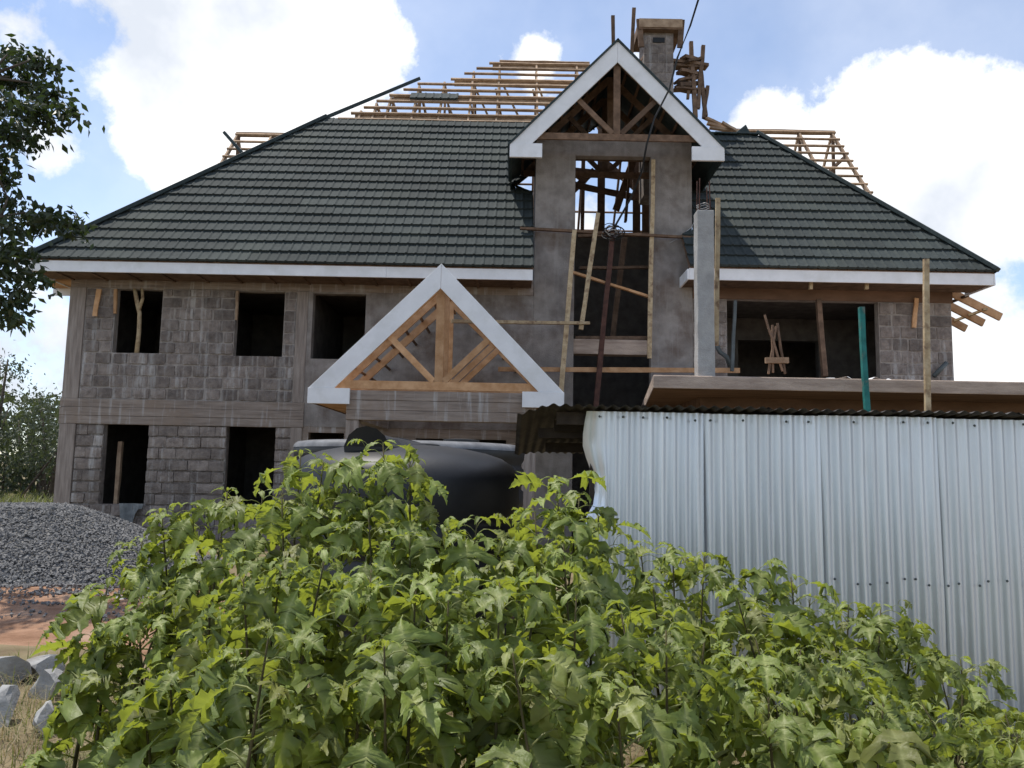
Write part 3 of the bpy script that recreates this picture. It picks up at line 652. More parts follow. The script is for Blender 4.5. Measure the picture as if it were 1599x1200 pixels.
# cable and wire coil
b = MB(); b.tube([P(*q[:2], q[2]) for q in ((1180, -330, 9), (1120, -110, 13), (1092, -5, 14.5), (1078, 40, 14.9), (1058, 90, 15.1), (1045, 140, 15.2), (1022, 185, 15.25), (1010, 225, 15.3), (1002, 270, 15.6), (985, 310, 15.9), (968, 340, 16.1), (958, 358, 16.15))], .022, 6)
tag(b.build('power_cable', 'cable', smooth=True), 'black cable hanging from the sky over the tower gable', 'cable')
b = MB(); c0 = P(957, 362, 16.15)
for k in range(9):
    ph = rnd.uniform(0, 6); rr = rnd.uniform(.10, .22); tl = rnd.uniform(.5, 1.0); el = rnd.uniform(.5, .95); dz = rnd.uniform(-.06, .06); dx = rnd.uniform(-.08, .08)
    b.tube([c0 + Vector((dx + rr * math.cos(t + ph) * 1.1, -.06 * math.sin(t * tl + k), dz + rr * el * math.sin(t + ph))) for t in [i * math.tau / 16 for i in range(17)]], .009, 5)
o = b.build('wire_coil', 'cable', smooth=True); tag(o, 'tangled coil of wire hanging in the stair opening', 'wire'); o.data.materials.append(M['wire'])
for i, p_ in enumerate(o.data.polygons): p_.material_index = 1 if (i // 82) % 3 == 0 else 0
b = MB(); b.tube([P(*q, 16.33) for q in ((1090, 335), (1080, 355), (1060, 372), (1045, 380))], .008, 5)
tag(b.build('loose_wire', 'wire'), 'loose bright wire between tower and stub column', 'wire')
b = MB(); b.tube([P(*q, 16.2) for q in ((1117, 535), (1124, 550), (1135, 558), (1140, 572))], .05, 8); tag(b.build('conduit_pipe', 'pipe', smooth=True), 'dark bent pipe beside the stub column', 'pipe')
b = MB(); b.tube([P(1458, 588, 16.25), P(1478, 567, 16.25)], .05, 8); tag(b.build('pipe_offcut', 'pipe', smooth=True), 'short slanting pipe sticking out of the right pier', 'pipe')
# trestle and boards on the balcony
tr = empty('trestle', P(1212, 582, 12.6), 'rough crossed-stick trestle on the balcony', 'trestle')
for p1, p2 in (((1194, 492), (1222, 580)), ((1212, 510), (1200, 584)), ((1206, 508), (1207, 582)), ((1214, 505), (1226, 584))): bar('stick', P(*p1, 12.6), P(*p2, 12.5), .032, .032, 'wood_d', tr, (0, 1, 0), .01)
bar('crossboard', P(1195, 563, 12.5), P(1231, 563, 12.5), .06, .09, 'wood_o', tr)
for k, (xa, xb, y, m_, lab) in enumerate(((2.6, 3.45, 11.6, 'wood_o', 'short plank at the foot of the stub column'), (3.6, 4.2, 11.5, 'wood_o', 'board lying on the slab under the trestle'), (4.3, 5.3, 11.4, 'wood_d', 'long board lying on the balcony slab edge'), (5.9, 6.5, 11.5, 'wood_p', 'board lying on the slab right of the teal prop'))):
    tag(MB().bar((xa, y, 2.992), (xb, y + .1, 2.992), .14, .04, (0, 0, 1), .004).build('loose_board', m_), lab, 'board')
for px, lab in ((1310, 'crumpled pale sheet on the slab left of the teal prop'), (1380, 'crumpled white sheet on the slab right of the teal prop')):
    q = P(px, 588, 11.3); b = MB()
    for j in range(4):
        for i in range(7): b.v.append((q.x - .25 + i * .08, q.y + j * .12 - .1, 2.972 + max(0, rnd.uniform(.0, .06)) * (1 if 0 < i < 6 else .3)))
    for j in range(3):
        for i in range(6): k = j * 7 + i; b.f.append((k, k + 1, k + 8, k + 7))
    tag(b.build('paper_sheet', 'white'), lab, 'sheet')
# sacking on the sill
b = MB(); x0 = P(183, 790, 16.3).x
for j in range(9):
    for i in range(9):
        u = i / 8; v = j / 8; b.v.append((x0 + u * .52 * (1 - .25 * v) + .1 * v, WY - .03 - .05 * math.sin(u * 9 + v) - .05 * v, .74 - v * (.35 + .25 * math.sin(u * 5))))
for j in range(8):
    for i in range(8): k = j * 9 + i; b.f.append((k, k + 1, k + 10, k + 9))
tag(b.build('sacking', 'sack', smooth=True), 'grey sacking hanging over the lower left window sill', 'cloth')

# ------------------------------------------------------------------ water tanks
t1 = empty('water_tank', (-.94, 7.0, 0), 'black plastic water tank with domed lid ridge, in front', 'tank', 'black water tanks')
R1 = 1.02
prof = [(R1 - .04, 0), (R1, .05)]
for k in range(4): z = .12 + k * .27; prof += [(R1, z), (R1, z + .17), (R1 - .02, z + .20), (R1 - .02, z + .24)]
prof += [(R1, 1.22), (R1, 1.40), (R1 - .003, 1.49), (R1 - .025, 1.565), (R1 - .075, 1.63), (R1 - .16, 1.685), (R1 - .30, 1.73), (R1 - .48, 1.765), (.38, 1.785), (.30, 1.79)]
tb = MB().lathe(prof, (-.94, 7.0, 0), 56).build('tank_body', 'plastic', t1, smooth=True)
b = MB(); n1 = 10; m1 = 9
for j in range(n1 + 1):
    t = j / n1; x = -1.16 + .10 * t; y = 6.28 + 1.0 * t; rw = .165 * (1 - .45 * t ** 2); top = 1.885 - .05 * t; bs = 1.60 + .14 * min(1, t * 2)
    for i in range(m1):
        a = math.pi * i / (m1 - 1); b.v.append((x + rw * math.cos(a) * (1.0 if math.cos(a) < 0 else 1.0 + 2.4 * min(1, t * 2) * (1 - math.sin(a)) ** .8), y + (.05 * (1 - math.sin(a)) if j == 0 else 0), bs + (top - bs) * math.sin(a) ** .7))
for j in range(n1):
    for i in range(m1 - 1): k = j * m1 + i; b.f.append((k, k + m1, k + m1 + 1, k + 1))
b.f.append(tuple(range(m1))[::-1]); b.f.append(tuple(n1 * m1 + i for i in range(m1)))
b.build('moulded_ridge', 'plastic', t1, smooth=False, bevel=.045)
b = MB()
for k in range(9):
    x = -.72 + k * .04; b.box(x, x + .028, 6.42 + .002 * k, 6.43, 1.672, 1.69 + .006 * (k % 3))
MB().lathe([(.30, 1.785), (.30, 1.80), (.26, 1.81)], (-.94, 7.05, 0), 32).build('lid', 'plastic', t1, smooth=False)
t2 = empty('water_tank', (-1.2, 9.45, 0), 'larger upturned black plastic tank with flat top, behind', 'tank', 'black water tanks')
R2 = 1.36; prof = [(R2 - .05, 0), (R2, .08)]
for k in range(6): z = .12 + k * .26; prof += [(R2, z), (R2, z + .17), (R2 - .03, z + .2), (R2 - .03, z + .23)]
prof += [(R2, 1.70), (R2 + .01, 1.78), (R2 - .005, 1.83), (R2 - .04, 1.862), (R2 - .12, 1.875), (.3, 1.875)]
MB().lathe(prof, (-1.2, 9.45, 0), 60).build('tank_body', 'plastic', t2, smooth=True)
MB().lathe([(R2 + .012, 1.80), (R2 + .004, 1.838), (R2 - .035, 1.868), (R2 - .12, 1.881), (R2 - .3, 1.881)], (-1.2, 9.45, 0), 60).build('rim', 'dusty', t2, smooth=True)  # pale band painting the sky's gleam along the tank's top edge
MB().lathe([(.2, 1.874), (.2, 1.91), (.1, 1.92)], (-.55, 8.7, 0), 20).build('outlet_boss', 'plastic', t2)
b = MB()
for i in range(7):
    a = R(180) + i * .03
    for z in (1.28, 1.45): b.v.append((-.94 + (R1 + .004) * math.cos(a), 7 + (R1 + .004) * math.sin(a), z))
for i in range(6): b.f.append((2 * i, 2 * i + 2, 2 * i + 3, 2 * i + 1))
b.build('sticker', 'blue', t1)

# ------------------------------------------------------------------ corrugated site shed
SY = 5.1
shed = empty('site_shed', (2.4, SY, 0), 'site shed clad in shiny corrugated iron sheets', 'shed')
PW = .0765
def panel(x0, nw, z0, z1, y, seed, crumple=False):
    b = MB(); q = random.Random(seed); nxp = nw * 8; nz = 26
    dents = [(q.uniform(0, nw * PW), q.uniform(z0, z1), q.uniform(.008, .018), q.uniform(-.007, .007)) for _ in range(12)]
    for j in range(nz + 1):
        z = z0 + (z1 - z0) * j / nz
        for i in range(nxp + 1):
            x = i * PW / 8 * 1.012; d = .013 * math.cos(math.tau * x / PW)
            d += .0025 * noise.noise(Vector((x * 3 + seed, z * 2.2, seed)))
            for a, c, r_, s_ in dents: d += s_ * math.exp(-((x - a) ** 2 + (z - c) ** 2) / (2 * r_ * r_))
            bow = -.016 * math.sin(math.pi * (z - z0) / (z1 - z0)) * (x / (nw * PW)) ** 4
            xx = x
            if crumple and x < .16:
                f = (1 - x / .16); d = d * (1 - f * .7) + f * (.010 * math.sin(z * 33) + .010 * math.sin(z * 14 + 1)) + .10 * f * f * max(0, 1 - abs(z - 1.62) / .38)
                xx = x + f * (.07 * max(0, min(1, (1.72 - z) / .25)) if z > 1.38 else .07 * max(0, 1 - (1.38 - z) / .12)) + .012 * f * math.sin(z * 13)
            b.v.append((x0 + xx - (.006 * math.sin(math.pi * min(1, (z1 - z) / 1.2)) * (x / (nw * PW))), y + d - .0 + bow, z + .006 * math.sin(seed * 3)))
    for j in range(nz):
        for i in range(nxp): k = j * (nxp + 1) + i; b.f.append((k, k + 1, k + nxp + 2, k + nxp + 1))
    return b.build('wall_sheet', 'sheet', shed, smooth=True)
for k in range(6): panel(.485 + k * .765, 10, .02, 1.985, SY + .003 * (k % 2) + .004 * k, k + 1, k == 0)
nail = MB().lathe([(.0085, 0), (.008, .003), (.005, .007)], (0, 0, 0), 8).mesh('nail', 'pipe')
q = random.Random(3)
for k in [i for i in range(28) if q.random() < .75]: inst(nail, 'nail', (.56 + k * .153 + q.uniform(-.035, .035), SY - .012, 1.945 + q.uniform(-.01, .008)), (R(90), 0, 0), (1, 1, 1), shed)
for k in range(16): inst(nail, 'nail', (2.1 + k * .1 + q.uniform(-.04, .04), SY - .012, .93 + q.uniform(-.02, .02)), (R(90), 0, 0), (1, 1, 1), shed)
# dark frame, side and roof
MB().box(1.1, 5.05, 7.55, 7.6, 0, 1.75).build('back_wall', 'wood_k', shed)
for y in (5.18, 5.5, 6.8): MB().bar((.3, y, 1.955 - (y - 5) * .09), (5.05, y, 1.96 - (y - 5) * .09), .05, .08).build('purlin', 'wood_k', shed)
for x in (.56, 1.9, 3.4): MB().bar((x, 5.2, .0), (x, 5.2, 1.9), .07, .07, (0, 1, 0)).build('post', 'wood_k', shed)
MB().bar((.2, 5.6, 1.86), (.6, 5.5, 1.86), .05, .07).build('purlin', 'wood_k', shed)
for s in range(6):
    b = MB(); nxp = 80; x0 = .04 + s * .80; n_y = 6
    for j in range(n_y + 1):
        y = 4.98 + 2.75 * j / n_y
        if s == 0: pass
        for i in range(nxp + 1):
            x = i * .8 / 80 * 1.03
            yy_ = y + (.25 * (1 - x / .2) if s == 0 and x < .2 and j == 0 else 0)
            b.v.append((x0 + x, yy_, 2.012 - (yy_ - 5) * .09 + .009 * math.cos(math.tau * x / PW) + .004 * (s % 2) + .006 * noise.noise(Vector((x0 + x, y, 2))) - (.03 * (1 - x / .2) if s == 0 and x < .2 else 0)))
    for j in range(n_y):
        for i in range(nxp): k = j * (nxp + 1) + i; b.f.append((k, k + 1, k + nxp + 2, k + nxp + 1))
    o = b.build('roof_sheet', 'sheet_o', shed, smooth=True)

# ------------------------------------------------------------------ gravel heap, rocks
def heap(x, y):
    d = math.hypot((x + 7.1) / 2.9, (y - 11.4) / 2.35); d2 = math.hypot((x + 9.6) / 2.4, (y - 11.8) / 2.3)
    h = max(0, 1 - d) ** .85 * 1.22; h2 = max(0, 1 - d2) ** .9 * 1.2
    h = max(h, h2); return min(h, .93 + .1 * (h - .93)) + .05 * noise.noise(Vector((x * 1.3, y * 1.3, 9))) * min(1, h * 4)
b = MB(); q = random.Random(11); n_ = 60
for j in range(n_ + 1):
    for i in range(n_ + 1): x = -12.5 + 8.6 * i / n_; y = 8.6 + 5.6 * j / n_; b.v.append((x, y, heap(x, y) - .03))
for j in range(n_):
    for i in range(n_): k = j * (n_ + 1) + i; b.f.append((k, k + 1, k + n_ + 2, k + n_ + 1))
OCT = [(1, 0, 0), (0, 1, 0), (-1, 0, 0), (0, -1, 0), (0, 0, 1), (0, 0, -1)]; OF = [(0, 1, 4), (1, 2, 4), (2, 3, 4), (3, 0, 4), (1, 0, 5), (2, 1, 5), (3, 2, 5), (0, 3, 5)]
cnt = 0
while cnt < 26000:
    x = q.uniform(-10, -3.6); y = q.uniform(7.6, 12.6); h = heap(x, y)
    if h < .02 and q.random() > (.22 if y > 8.9 else .045): continue
    if h < .02 and (x < -8 or y > 10.4): continue
    cnt += 1; s = q.uniform(.012, .031) * (1.3 if q.random() < .1 else 1); o = len(b.v); ax = Matrix.Rotation(q.uniform(0, 6.28), 3, Vector((q.uniform(-1, 1), q.uniform(-1, 1), q.uniform(-1, 1))).normalized())
    for v in OCT: b.v.append(Vector((x, y, (h if h > .1 else max(h, .135 + .05 * noise.noise(Vector((x * 1.5, y * 2.5, 7))) + ground_z(x, y))) + s * .1)) + ax @ Vector((v[0] * s * q.uniform(.6, 1.2), v[1] * s * q.uniform(.6, 1.2), v[2] * s * q.uniform(.5, 1))))
    b.f += [tuple(o + i for i in f) for f in OF]
tag(b.build('gravel_heap', 'gravel'), 'heap of grey crushed stone beside the house corner', 'gravel', kind='stuff')
def rock(c, s, seed, lab):
    import bmesh
    bm = bmesh.new(); bmesh.ops.create_icosphere(bm, subdivisions=2, radius=1); q = random.Random(seed)
    pl = [(Vector((q.uniform(-1, 1), q.uniform(-1, 1), q.uniform(-.6, 1))).normalized(), q.uniform(.3, .7)) for _ in range(11)]
    for v in bm.verts:
        for n, d in pl:
            k = v.co.dot(n) - d
            if k > 0: v.co -= n * k
        v.co += v.co.normalized() * .05 * noise.noise(v.co * 3 + Vector((seed, 0, 0)))
        v.co = Vector((v.co.x * s[0], v.co.y * s[1], v.co.z * s[2]))
    bmesh.ops.rotate(bm, verts=bm.verts, matrix=Matrix.Rotation(q.uniform(-.4, .4), 3, 'Y') @ Matrix.Rotation(q.uniform(0, 3), 3, 'Z'))
    me = bpy.data.meshes.new('rock'); bm.to_mesh(me); bm.free(); me.materials.append(M['rock'])
    o = bpy.data.objects.new('rock', me); COL.objects.link(o); o.location = c; tag(o, lab, 'rock', 'rocks in the grass')
for px, py, Y, s, lab in ((5, 1030, 5.9, (.30, .26, .22), 'large flat pale rock at the left edge'), (75, 1020, 6.1, (.26, .22, .2), 'pointed rock beside the large flat rock'), (75, 1050, 5.6, (.22, .2, .2), 'pale rock half hidden by shrub leaves'), (10, 1090, 5.0, (.24, .2, .2), 'rounded rock low at the left edge'), (65, 1110, 4.8, (.22, .15, .2), 'slanting grey rock in the straw'), (195, 918, 9.0, (.34, .2, .1), 'flat pale rock at the foot of the gravel heap'), (120, 1040, 5.5, (.2, .2, .18), 'small rock behind the shrub, right of the slanting rock')):
    p_ = P(px, py, Y); s = tuple(v * .74 for v in s); rock((p_.x, Y, s[2] * .5), s, int(px * 7 + py), lab)

# ------------------------------------------------------------------ foliage helpers
def leaf_variant(seed, small=False):
    q = random.Random(seed); b = MB(); vein = []
    if small: st = [(0, 0, .0), (.12, .1, .05), (.3, .3, .13), (.5, .5, .17), (.7, .7, .14), (.87, .87, .07), (1, 1, .0)]
    else:
        w1 = q.uniform(.36, .48); w2 = q.uniform(.22, .31); s1 = q.uniform(.11, .16)
        st = [(0, 0, .012), (.08, .08, .03), (.16, .15, .07), (.24, .23, .15), (.30, .32, .27), (.34, .46, w1 * .9), (.37, .64, w1), (.40, .52, w1 * .62), (.43, .45, s1 + .06), (.49, .48, s1), (.56, .58, s1 + .07), (.61, .73, w2), (.66, .68, s1), (.76, .77, .115), (.88, .88, .06), (1, 1, .0)]
    st2 = []
    for (a0, e0_, w0), (a1, e1_, w1_) in zip(st, st[1:]):
        st2 += [(a0, e0_, w0), ((a0 + a1) / 2, (e0_ + e1_) / 2 + q.uniform(-.015, .015), (w0 + w1_) / 2 * q.uniform(.84, 1.12))]
    st = st2 + [st[-1]]
    fold = q.uniform(.35, 1.0); droop = q.uniform(.8, 1.9); twist = q.uniform(-.7, .7); wav = [q.uniform(-.05, .05) + .05 * math.sin(i_ * 1.35 + seed) for i_ in range(80)]; pet = .45
    start = q.uniform(-.75, .1)
    def bend(t):  # arc: returns x,z,angle for distance t along leaf
        n = 24; x = z = 0; 
        for i in range(n):
            a = start - droop * ((i + .5) / n * t) / 1.0; x += math.cos(a) * t / n; z += math.sin(a) * t / n
        return x, z, start - droop * t
    def pt(t, y, k):
        x, z, a = bend(t); lift = fold * abs(y) - 2.3 * y * y + wav[k % 80] * min(1, abs(y) * 5) + twist * y * t * .5
        return (x - math.sin(a) * lift, y, z + math.cos(a) * lift)
    rows = []
    for k, (tm, te, wd) in enumerate(st):
        row = []
        for s in (-1, 1):
            asy = 1 + .12 * s * math.sin(seed + k)
            for f in (1, .5): row.append((tm + (te - tm) * f, s * wd * f * asy, k * 2 + (s > 0) + (3 if f == 1 else 0), 1 - f))
        rows.append([row[0], row[1], (tm, 0, 0, 1.0), row[3], row[2]])
    for r_ in rows:
        for t, y, k, vn in r_: b.v.append(pt(t, y, k)); vein.append(vn if vn == 1 else (.35 if vn == .5 else 0))
    for i in range(len(rows) - 1):
        for j in range(4): o = i * 5 + j; b.f.append((o, o + 5, o + 6, o + 1))
    # petiole
    o0 = len(b.v); pp = [(-pet, 0, -.16), (-pet * .6, 0, -.02), (-pet * .25, 0, .03), (0, 0, 0)]
    b.tube(pp, [.016, .013, .011, .009], 4); vein += [.9] * (len(b.v) - o0)
    b.v = [(v[0] + pet, v[1], v[2] + .16) for v in b.v]
    me = b.mesh('leaf', 'leaf', True); at = me.attributes.new('vein', 'FLOAT', 'POINT'); at.data.foreach_set('value', vein)
    return me
LV = [leaf_variant(k + 20) for k in range(16)]; LS = [leaf_variant(k + 60, True) for k in range(4)]
def shrub(tops, lab, base, seed):
    q = random.Random(seed); root = empty('leafy_shrub', (base[0], base[1], 0), lab, 'shrub', 'lobed-leaf shrubs in the foreground')
    nleaf = 0
    for px, py, Y, dens in tops:
        top = P(px, py, Y); b0 = Vector((base[0] + q.uniform(-.2, .2), base[1] + q.uniform(-.2, .2), 0))
        mid = b0.lerp(top, .5) + Vector((q.uniform(-.1, .1), q.uniform(-.1, .1), .0)); mid.x = b0.x + (top.x - b0.x) * .62
        pts = []
        for i in range(13):
            t = i / 12; pts.append(b0 * (1 - t) ** 2 + mid * 2 * t * (1 - t) + top * t * t)
        MB().tube(pts, [.011 * (1 - .75 * i / 12) for i in range(13)], 6).build('stem', 'stem', root, smooth=True)
        length = (top - b0).length; d = 0; az = q.uniform(0, 6.28)
        def at(d_):
            t = max(0, 1 - d_ / length); i = min(11, int(t * 12)); f = t * 12 - i; return pts[i].lerp(pts[i + 1], f)
        while d < length * .80:
            p = at(d); az += 2.4 + q.uniform(-.5, .5)
            young = d < .035
            size = (.045 + 1.4 * d if young else min(.25, .125 + d * .5) * q.uniform(.55, 1.3)) * (1 if d < .7 else .85)
            el = (.6 if young else .12 - d * .6 + q.uniform(-.45, .35))
            if not (young or nleaf > 290):
                me = q.choice(LV)
            else: me = q.choice(LS if young else LV)
            o = bpy.data.objects.new('leaf', me); COL.objects.link(o); o.location = p - Vector((base[0], base[1], 0)); o.parent = root
            rot = Matrix.Rotation(az, 4, 'Z') @ Matrix.Rotation(-el, 4, 'Y') @ Matrix.Rotation(q.uniform(-.6, .6), 4, 'X')
            o.rotation_euler = rot.to_euler(); o.scale = (size,) * 3; nleaf += 1
            # side shoot: a tuft of small leaves in the axil
            if not young and q.random() < .3:
                for _ in range(2):
                    o2 = bpy.data.objects.new('leaf', q.choice(LV)); COL.objects.link(o2); o2.parent = root; o2.location = o.location + Vector((math.cos(az), math.sin(az), .6)) * q.uniform(.02, .09)
                    o2.rotation_euler = (Matrix.Rotation(az + q.uniform(-1.2, 1.2), 4, 'Z') @ Matrix.Rotation(-q.uniform(.0, .8), 4, 'Y') @ Matrix.Rotation(q.uniform(-.6, .6), 4, 'X')).to_euler()
                    s2 = size * q.uniform(.4, .7); o2.scale = (s2,) * 3; nleaf += 1
            d += (.009 if young else q.uniform(.014, .026) if d < .12 else q.uniform(.034, .062) + .05 * max(0, d - .35)) / dens
    return root
S = [
 ([(165, 1005, 3.5, 1), (170, 905, 3.7, 1), (215, 950, 3.5, 1), (222, 845, 3.9, 1), (265, 925, 3.5, 1)], 'leafy shrub at the far left reaching over the gravel'),
 ([(252, 800, 3.8, 1), (300, 790, 3.8, 1), (355, 768, 3.9, 1), (410, 770, 3.7, 1), (330, 860, 3.3, 1)], 'leafy shrub in front of the lower block windows'),
 ([(470, 708, 3.6, 1), (505, 722, 3.5, 1.1), (545, 750, 3.4, 1), (440, 770, 3.4, 1)], 'tall leafy shrub rising before the left side of the tanks'),
 ([(598, 694, 3.4, 1), (640, 720, 3.4, 1), (575, 800, 3.2, 1)], 'slender shrub topping out beside the tank ridge'),
 ([(690, 826, 3.3, 1), (745, 812, 3.2, 1), (640, 840, 3.1, 1), (790, 850, 3.2, 1)], 'leafy shrub in front of the dark tank wall'),
 ([(868, 750, 3.4, 1.1), (905, 775, 3.5, 1), (835, 800, 3.2, 1), (935, 805, 3.5, 1), (880, 850, 3.0, 1)], 'tallest shrub beside the left end of the shed'),
 ([(1000, 850, 3.8, 1), (1050, 858, 3.7, 1), (1100, 868, 3.9, 1), (1020, 920, 3.3, 1)], 'leafy shrub before the first shed sheet'),
 ([(1180, 895, 3.9, 1), (1235, 902, 3.8, 1), (1150, 930, 3.5, 1), (1265, 935, 3.9, 1)], 'leafy shrub before the second shed sheet'),
 ([(1325, 945, 4.1, 1), (1375, 948, 4.0, 1), (1425, 972, 4.1, 1), (1300, 1000, 3.6, 1)], 'leafy shrub before the third shed sheet'),
 ([(1500, 1030, 4.4, .8), (1530, 1045, 4.4, .8), (1470, 1060, 4.2, .8)], 'small thin shrub near the right end of the shed'),
 ([(1570, 1115, 3.7, 1), (1500, 1120, 3.6, 1), (1440, 1100, 3.5, 1), (1590, 1150, 3.2, 1)], 'low leafy shrub in the bottom right corner'),
 ([(265, 1040, 3.1, 1), (310, 990, 3.0, 1), (360, 950, 3.0, 1), (225, 1080, 3.2, 1)], 'leafy shrub low on the left before the red soil'),
 ([(380, 905, 2.8, 1), (440, 880, 2.8, 1), (510, 860, 2.8, 1), (420, 990, 2.4, 1)], 'leafy shrub in front, below the left of the tanks'),
 ([(580, 890, 2.6, 1), (650, 905, 2.6, 1), (700, 935, 2.5, 1), (600, 1010, 2.3, 1)], 'leafy shrub in front, below the tank ridge'),
 ([(780, 910, 2.6, 1), (840, 895, 2.6, 1), (900, 930, 2.5, 1), (800, 1020, 2.3, 1)], 'leafy shrub in the middle foreground'),
 ([(970, 960, 2.6, 1), (1040, 985, 2.6, 1), (1100, 1000, 2.7, 1), (960, 1060, 2.3, 1)], 'large-leaved shrub in the right middle foreground'),
 ([(1180, 1000, 2.9, 1), (1250, 1015, 2.9, 1), (1320, 1040, 3.0, 1), (1200, 1090, 2.5, 1), (1380, 1090, 2.8, 1)], 'leafy shrub in the right foreground'),
]
for k, (tops, lab) in enumerate(S):
    ax_ = sum(P(a, c, Y).x for a, c, Y, d in tops) / len(tops); ay_ = sum(t[2] for t in tops) / len(tops)
    shrub(tops, lab, (ax_, ay_), 100 + k)

# ------------------------------------------------------------------ grass and straw
def blades(nm, m, n, region, hmin, hmax, wd, lab, seed, lay=0):
    q = random.Random(seed); b = MB()
    for _ in range(n):
        x, y = region(q); z = ground_z(x, y); h = q.uniform(hmin, hmax); a = q.uniform(0, 6.28); ln = q.uniform(.2, .9) + lay
        dx, dy = math.cos(a), math.sin(a); o = len(b.v); px_, py_ = -dy * wd, dx * wd
        for t in (0, .5, 1):
            k = h * ln * t * t; zz = z + h * t * (1 - .35 * ln * t); ww = (1 - t * .9)
            b.v += [(x + dx * k - px_ * ww, y + dy * k - py_ * ww, zz), (x + dx * k + px_ * ww, y + dy * k + py_ * ww, zz)]
        b.f += [(o, o + 1, o + 3, o + 2), (o + 2, o + 3, o + 5, o + 4)]
    tag(b.build(nm, m), lab, 'grass', kind='stuff')
blades('grass', 'grass', 9000, lambda q: (q.uniform(-4.6, 4.6), q.uniform(2.6, 6.6)), .05, .22, .004, 'short green grass among the shrubs', 1)
blades('dry_grass', 'straw', 9000, lambda q: (q.uniform(-4.4, 3.6), q.uniform(2.8, 5.9)), .08, .28, .003, 'dry straw lying under the shrubs', 2, .7)
blades('far_grass', 'grass', 9000, lambda q: (q.uniform(-26, -9.8), q.uniform(15, 34)), .15, .6, .02, 'rough grass beyond the gravel heap', 3)
# ------------------------------------------------------------------ trees
def tree(lab, base, limbs, clumps, leafm, lw, ll, per, spread, seed, group=None, trunk_r=.25, droop=.5):
    q = random.Random(seed); root = empty('broadleaf_tree' if leafm == 'leaf_t' else 'gum_tree', base, lab, 'tree', group)
    b = MB()
    for pts, r0, r1 in limbs: b.tube(pts, [r0 + (r1 - r0) * i / (len(pts) - 1) for i in range(len(pts))], 8)
    b.build('trunk', 'bark', root, smooth=True)
    b = MB()
    for c, s in clumps:
        for _ in range(int(per * s * s)):
            v = Vector((q.gauss(0, 1), q.gauss(0, 1), q.gauss(0, .75))) * spread * s * .55; p = Vector(c) + v
            d = Vector((q.uniform(-1, 1), q.uniform(-1, 1), q.uniform(-1, .6) - droop)).normalized(); sd = d.cross(Vector((q.uniform(-1, 1), q.uniform(-1, 1), q.uniform(-1, 1)))).normalized(); up = sd.cross(d)
            l_ = ll * q.uniform(.6, 1.25); w_ = lw * q.uniform(.7, 1.2); o = len(b.v)
            b.v += [p, p + d * l_ * .45 + sd * w_ + up * w_ * .4, p + d * l_, p + d * l_ * .45 - sd * w_ + up * w_ * .4]
            b.f += [(o, o + 1, o + 2), (o, o + 2, o + 3)]
    b.build('crown', leafm, root); return root
TY = 9.0
cl = [(12, 85), (45, 95), (75, 100), (15, 120), (50, 130), (80, 150), (98, 172), (10, 160), (40, 170), (65, 185), (15, 205), (40, 215), (0, 245), (5, 275), (12, 310), (40, 332), (75, 335), (112, 348), (60, 352), (15, 350), (5, 390), (28, 390), (10, 425), (45, 432), (25, 465), (5, 480), (18, 498), (-30, 120), (-40, 220), (-40, 330), (-30, 440), (-80, 60), (-100, 180), (-110, 300), (-90, 420), (-160, 120), (-170, 260), (-160, 380), (-60, 20), (-150, 30)]
tb_ = P(-330, 700, TY + 1); base = Vector((tb_.x, TY + 1, 0)); fork = Vector((tb_.x + .1, TY + 1, 2.9))
limbs = [([base, base + Vector((.05, 0, 1.5)), fork], .24, .17)]
for e in ((-20, 120), (-20, 240), (0, 340), (-20, 430), (-160, 100)):
    q_ = P(*e, TY + rnd.uniform(-.3, .4)); limbs.append(([fork, fork.lerp(q_, .5) + Vector((0, 0, .35)), q_], .12, .035))
    for c in sorted(cl, key=lambda c: (c[0] - e[0]) ** 2 + (c[1] - e[1]) ** 2)[:6]: limbs.append(([q_, P(c[0], c[1], TY)], .025, .008))
tree('dark-leaved tree overhanging the frame at the left', base, limbs, [(P(x, y, TY + rnd.uniform(-.5, .6)), rnd.uniform(.75, 1.1)) for x, y in cl], 'leaf_t', .032, .12, 110, .20, 5)
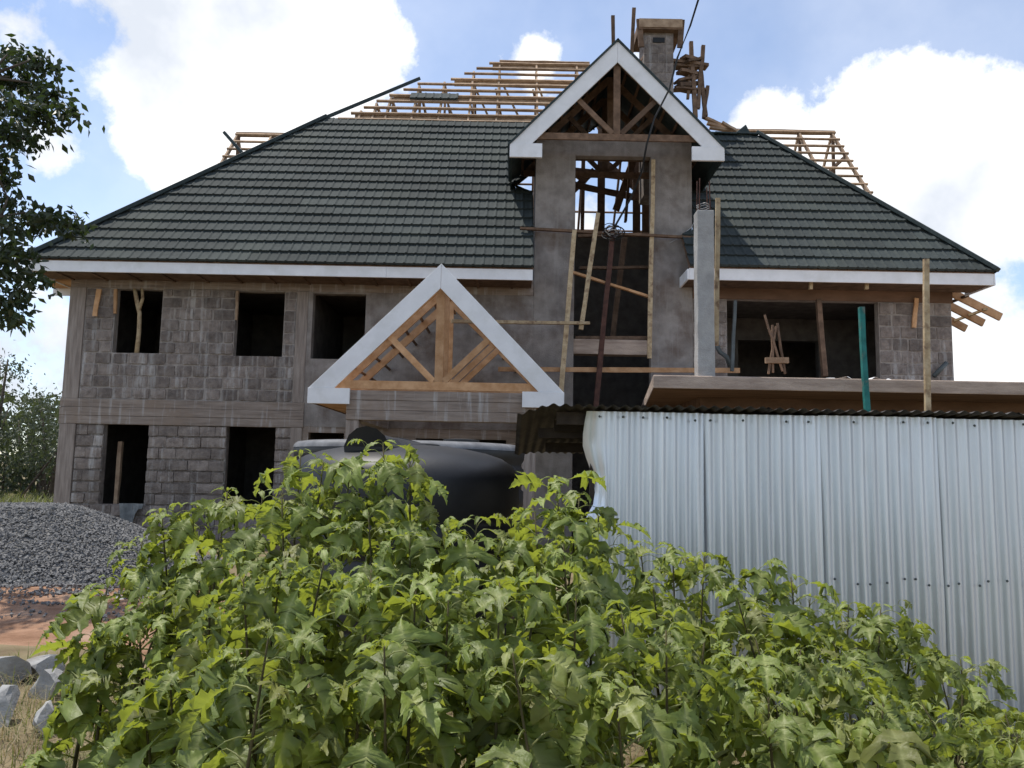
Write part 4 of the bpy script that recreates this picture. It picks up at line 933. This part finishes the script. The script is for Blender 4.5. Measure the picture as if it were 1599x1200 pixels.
for k, (x, y, h, lab) in enumerate(((-21.1, 32, 5.7, 'tall gum tree at the far left edge'), (-19.7, 33, 4.2, 'bushy gum tree between the far left gum and the house'), (-18.0, 31, 4.3, 'gum tree just left of the house corner'), (-26.5, 36, 6.5, 'gum tree furthest left behind the others'), (-23.0, 38, 4.5, 'low gum tree behind the thin trunks'), (-31, 34, 7, 'gum tree outside the left edge of the clearing'), (-22.0, 41, 4.6, 'rear gum tree by the house corner'))):
    q = random.Random(k); limbs = []; cls = []; tp = Vector((x + q.uniform(-.4, .4), y, h))
    limbs.append(([Vector((x, y, 0)), Vector((x + q.uniform(-.2, .2), y, h * .5)), tp], .14, .03))
    for j in range(4): limbs.append(([Vector((x + q.uniform(-1, 1), y + q.uniform(-.8, .8), 0)), Vector((x + q.uniform(-1, 1), y + q.uniform(-.6, .6), h * q.uniform(.5, .8)))], .05, .02)) if j < 2 else None
    for j in range(26): z = h * (.28 + .72 * q.random()); rr = 1.5 * math.sin(math.pi * min(1, (z / h - .15) / .95)) + .2; a = q.uniform(0, 6.28); cls.append((Vector((x + rr * q.random() * math.cos(a), y + rr * q.random() * math.sin(a), z)), q.uniform(.7, 1.2)))
    tree(lab, Vector((x, y, 0)), limbs, cls, 'leaf_e', .04, .2, 62, .66, 30 + k, 'gum trees behind the house')

q = random.Random(77)
for k in range(13):
    x = -33 + k * 1.45 + q.uniform(-.4, .4); y = q.uniform(36, 44) if k > 8 else q.uniform(30, 42); h = q.uniform(1.2, 2.3)
    cls = [(Vector((x + q.uniform(-1.2, 1.2), y + q.uniform(-.6, .6), h * (.12 + .8 * q.random()))), q.uniform(.8, 1.2)) for _ in range(14)]
    r_ = tree('scrub bush', Vector((x, y, 0)), [([Vector((x, y, 0)), Vector((x, y, h * .8))], .06, .02)], cls, 'leaf_e', .06, .2, 80, .6, 300 + k, 'scrub bushes in the far undergrowth')
    r_.name = 'scrub_bush'; r_['category'] = 'bush'; r_['label'] = '%s scrub bush from the left in the far undergrowth beyond the gravel' % ('first', 'second', 'third', 'fourth', 'fifth', 'sixth', 'seventh', 'eighth', 'ninth', 'tenth', 'eleventh', 'twelfth', 'thirteenth')[k]
b = MB()
for k in range(420):
    x = -170 + k * .85 + q.uniform(-1, 1); y = q.uniform(85, 120); h = q.uniform(5, 11)
    for _ in range(26):
        p = Vector((x + q.gauss(0, 1.4), y + q.gauss(0, 1.4), h * q.random() ** .8)); d = Vector((q.uniform(-1, 1), q.uniform(-1, 1), q.uniform(-1, 1))).normalized(); e = d.cross(Vector((0, .3, 1))).normalized(); o = len(b.v); b.v += [p, p + d * 1.1 + e * .5, p + d * 1.9, p + d * 1.1 - e * .5]; b.f.append((o, o + 1, o + 2, o + 3))
tag(b.build('far_woodland', 'leaf_e'), 'far belt of woodland behind the house', 'woodland', kind='stuff')
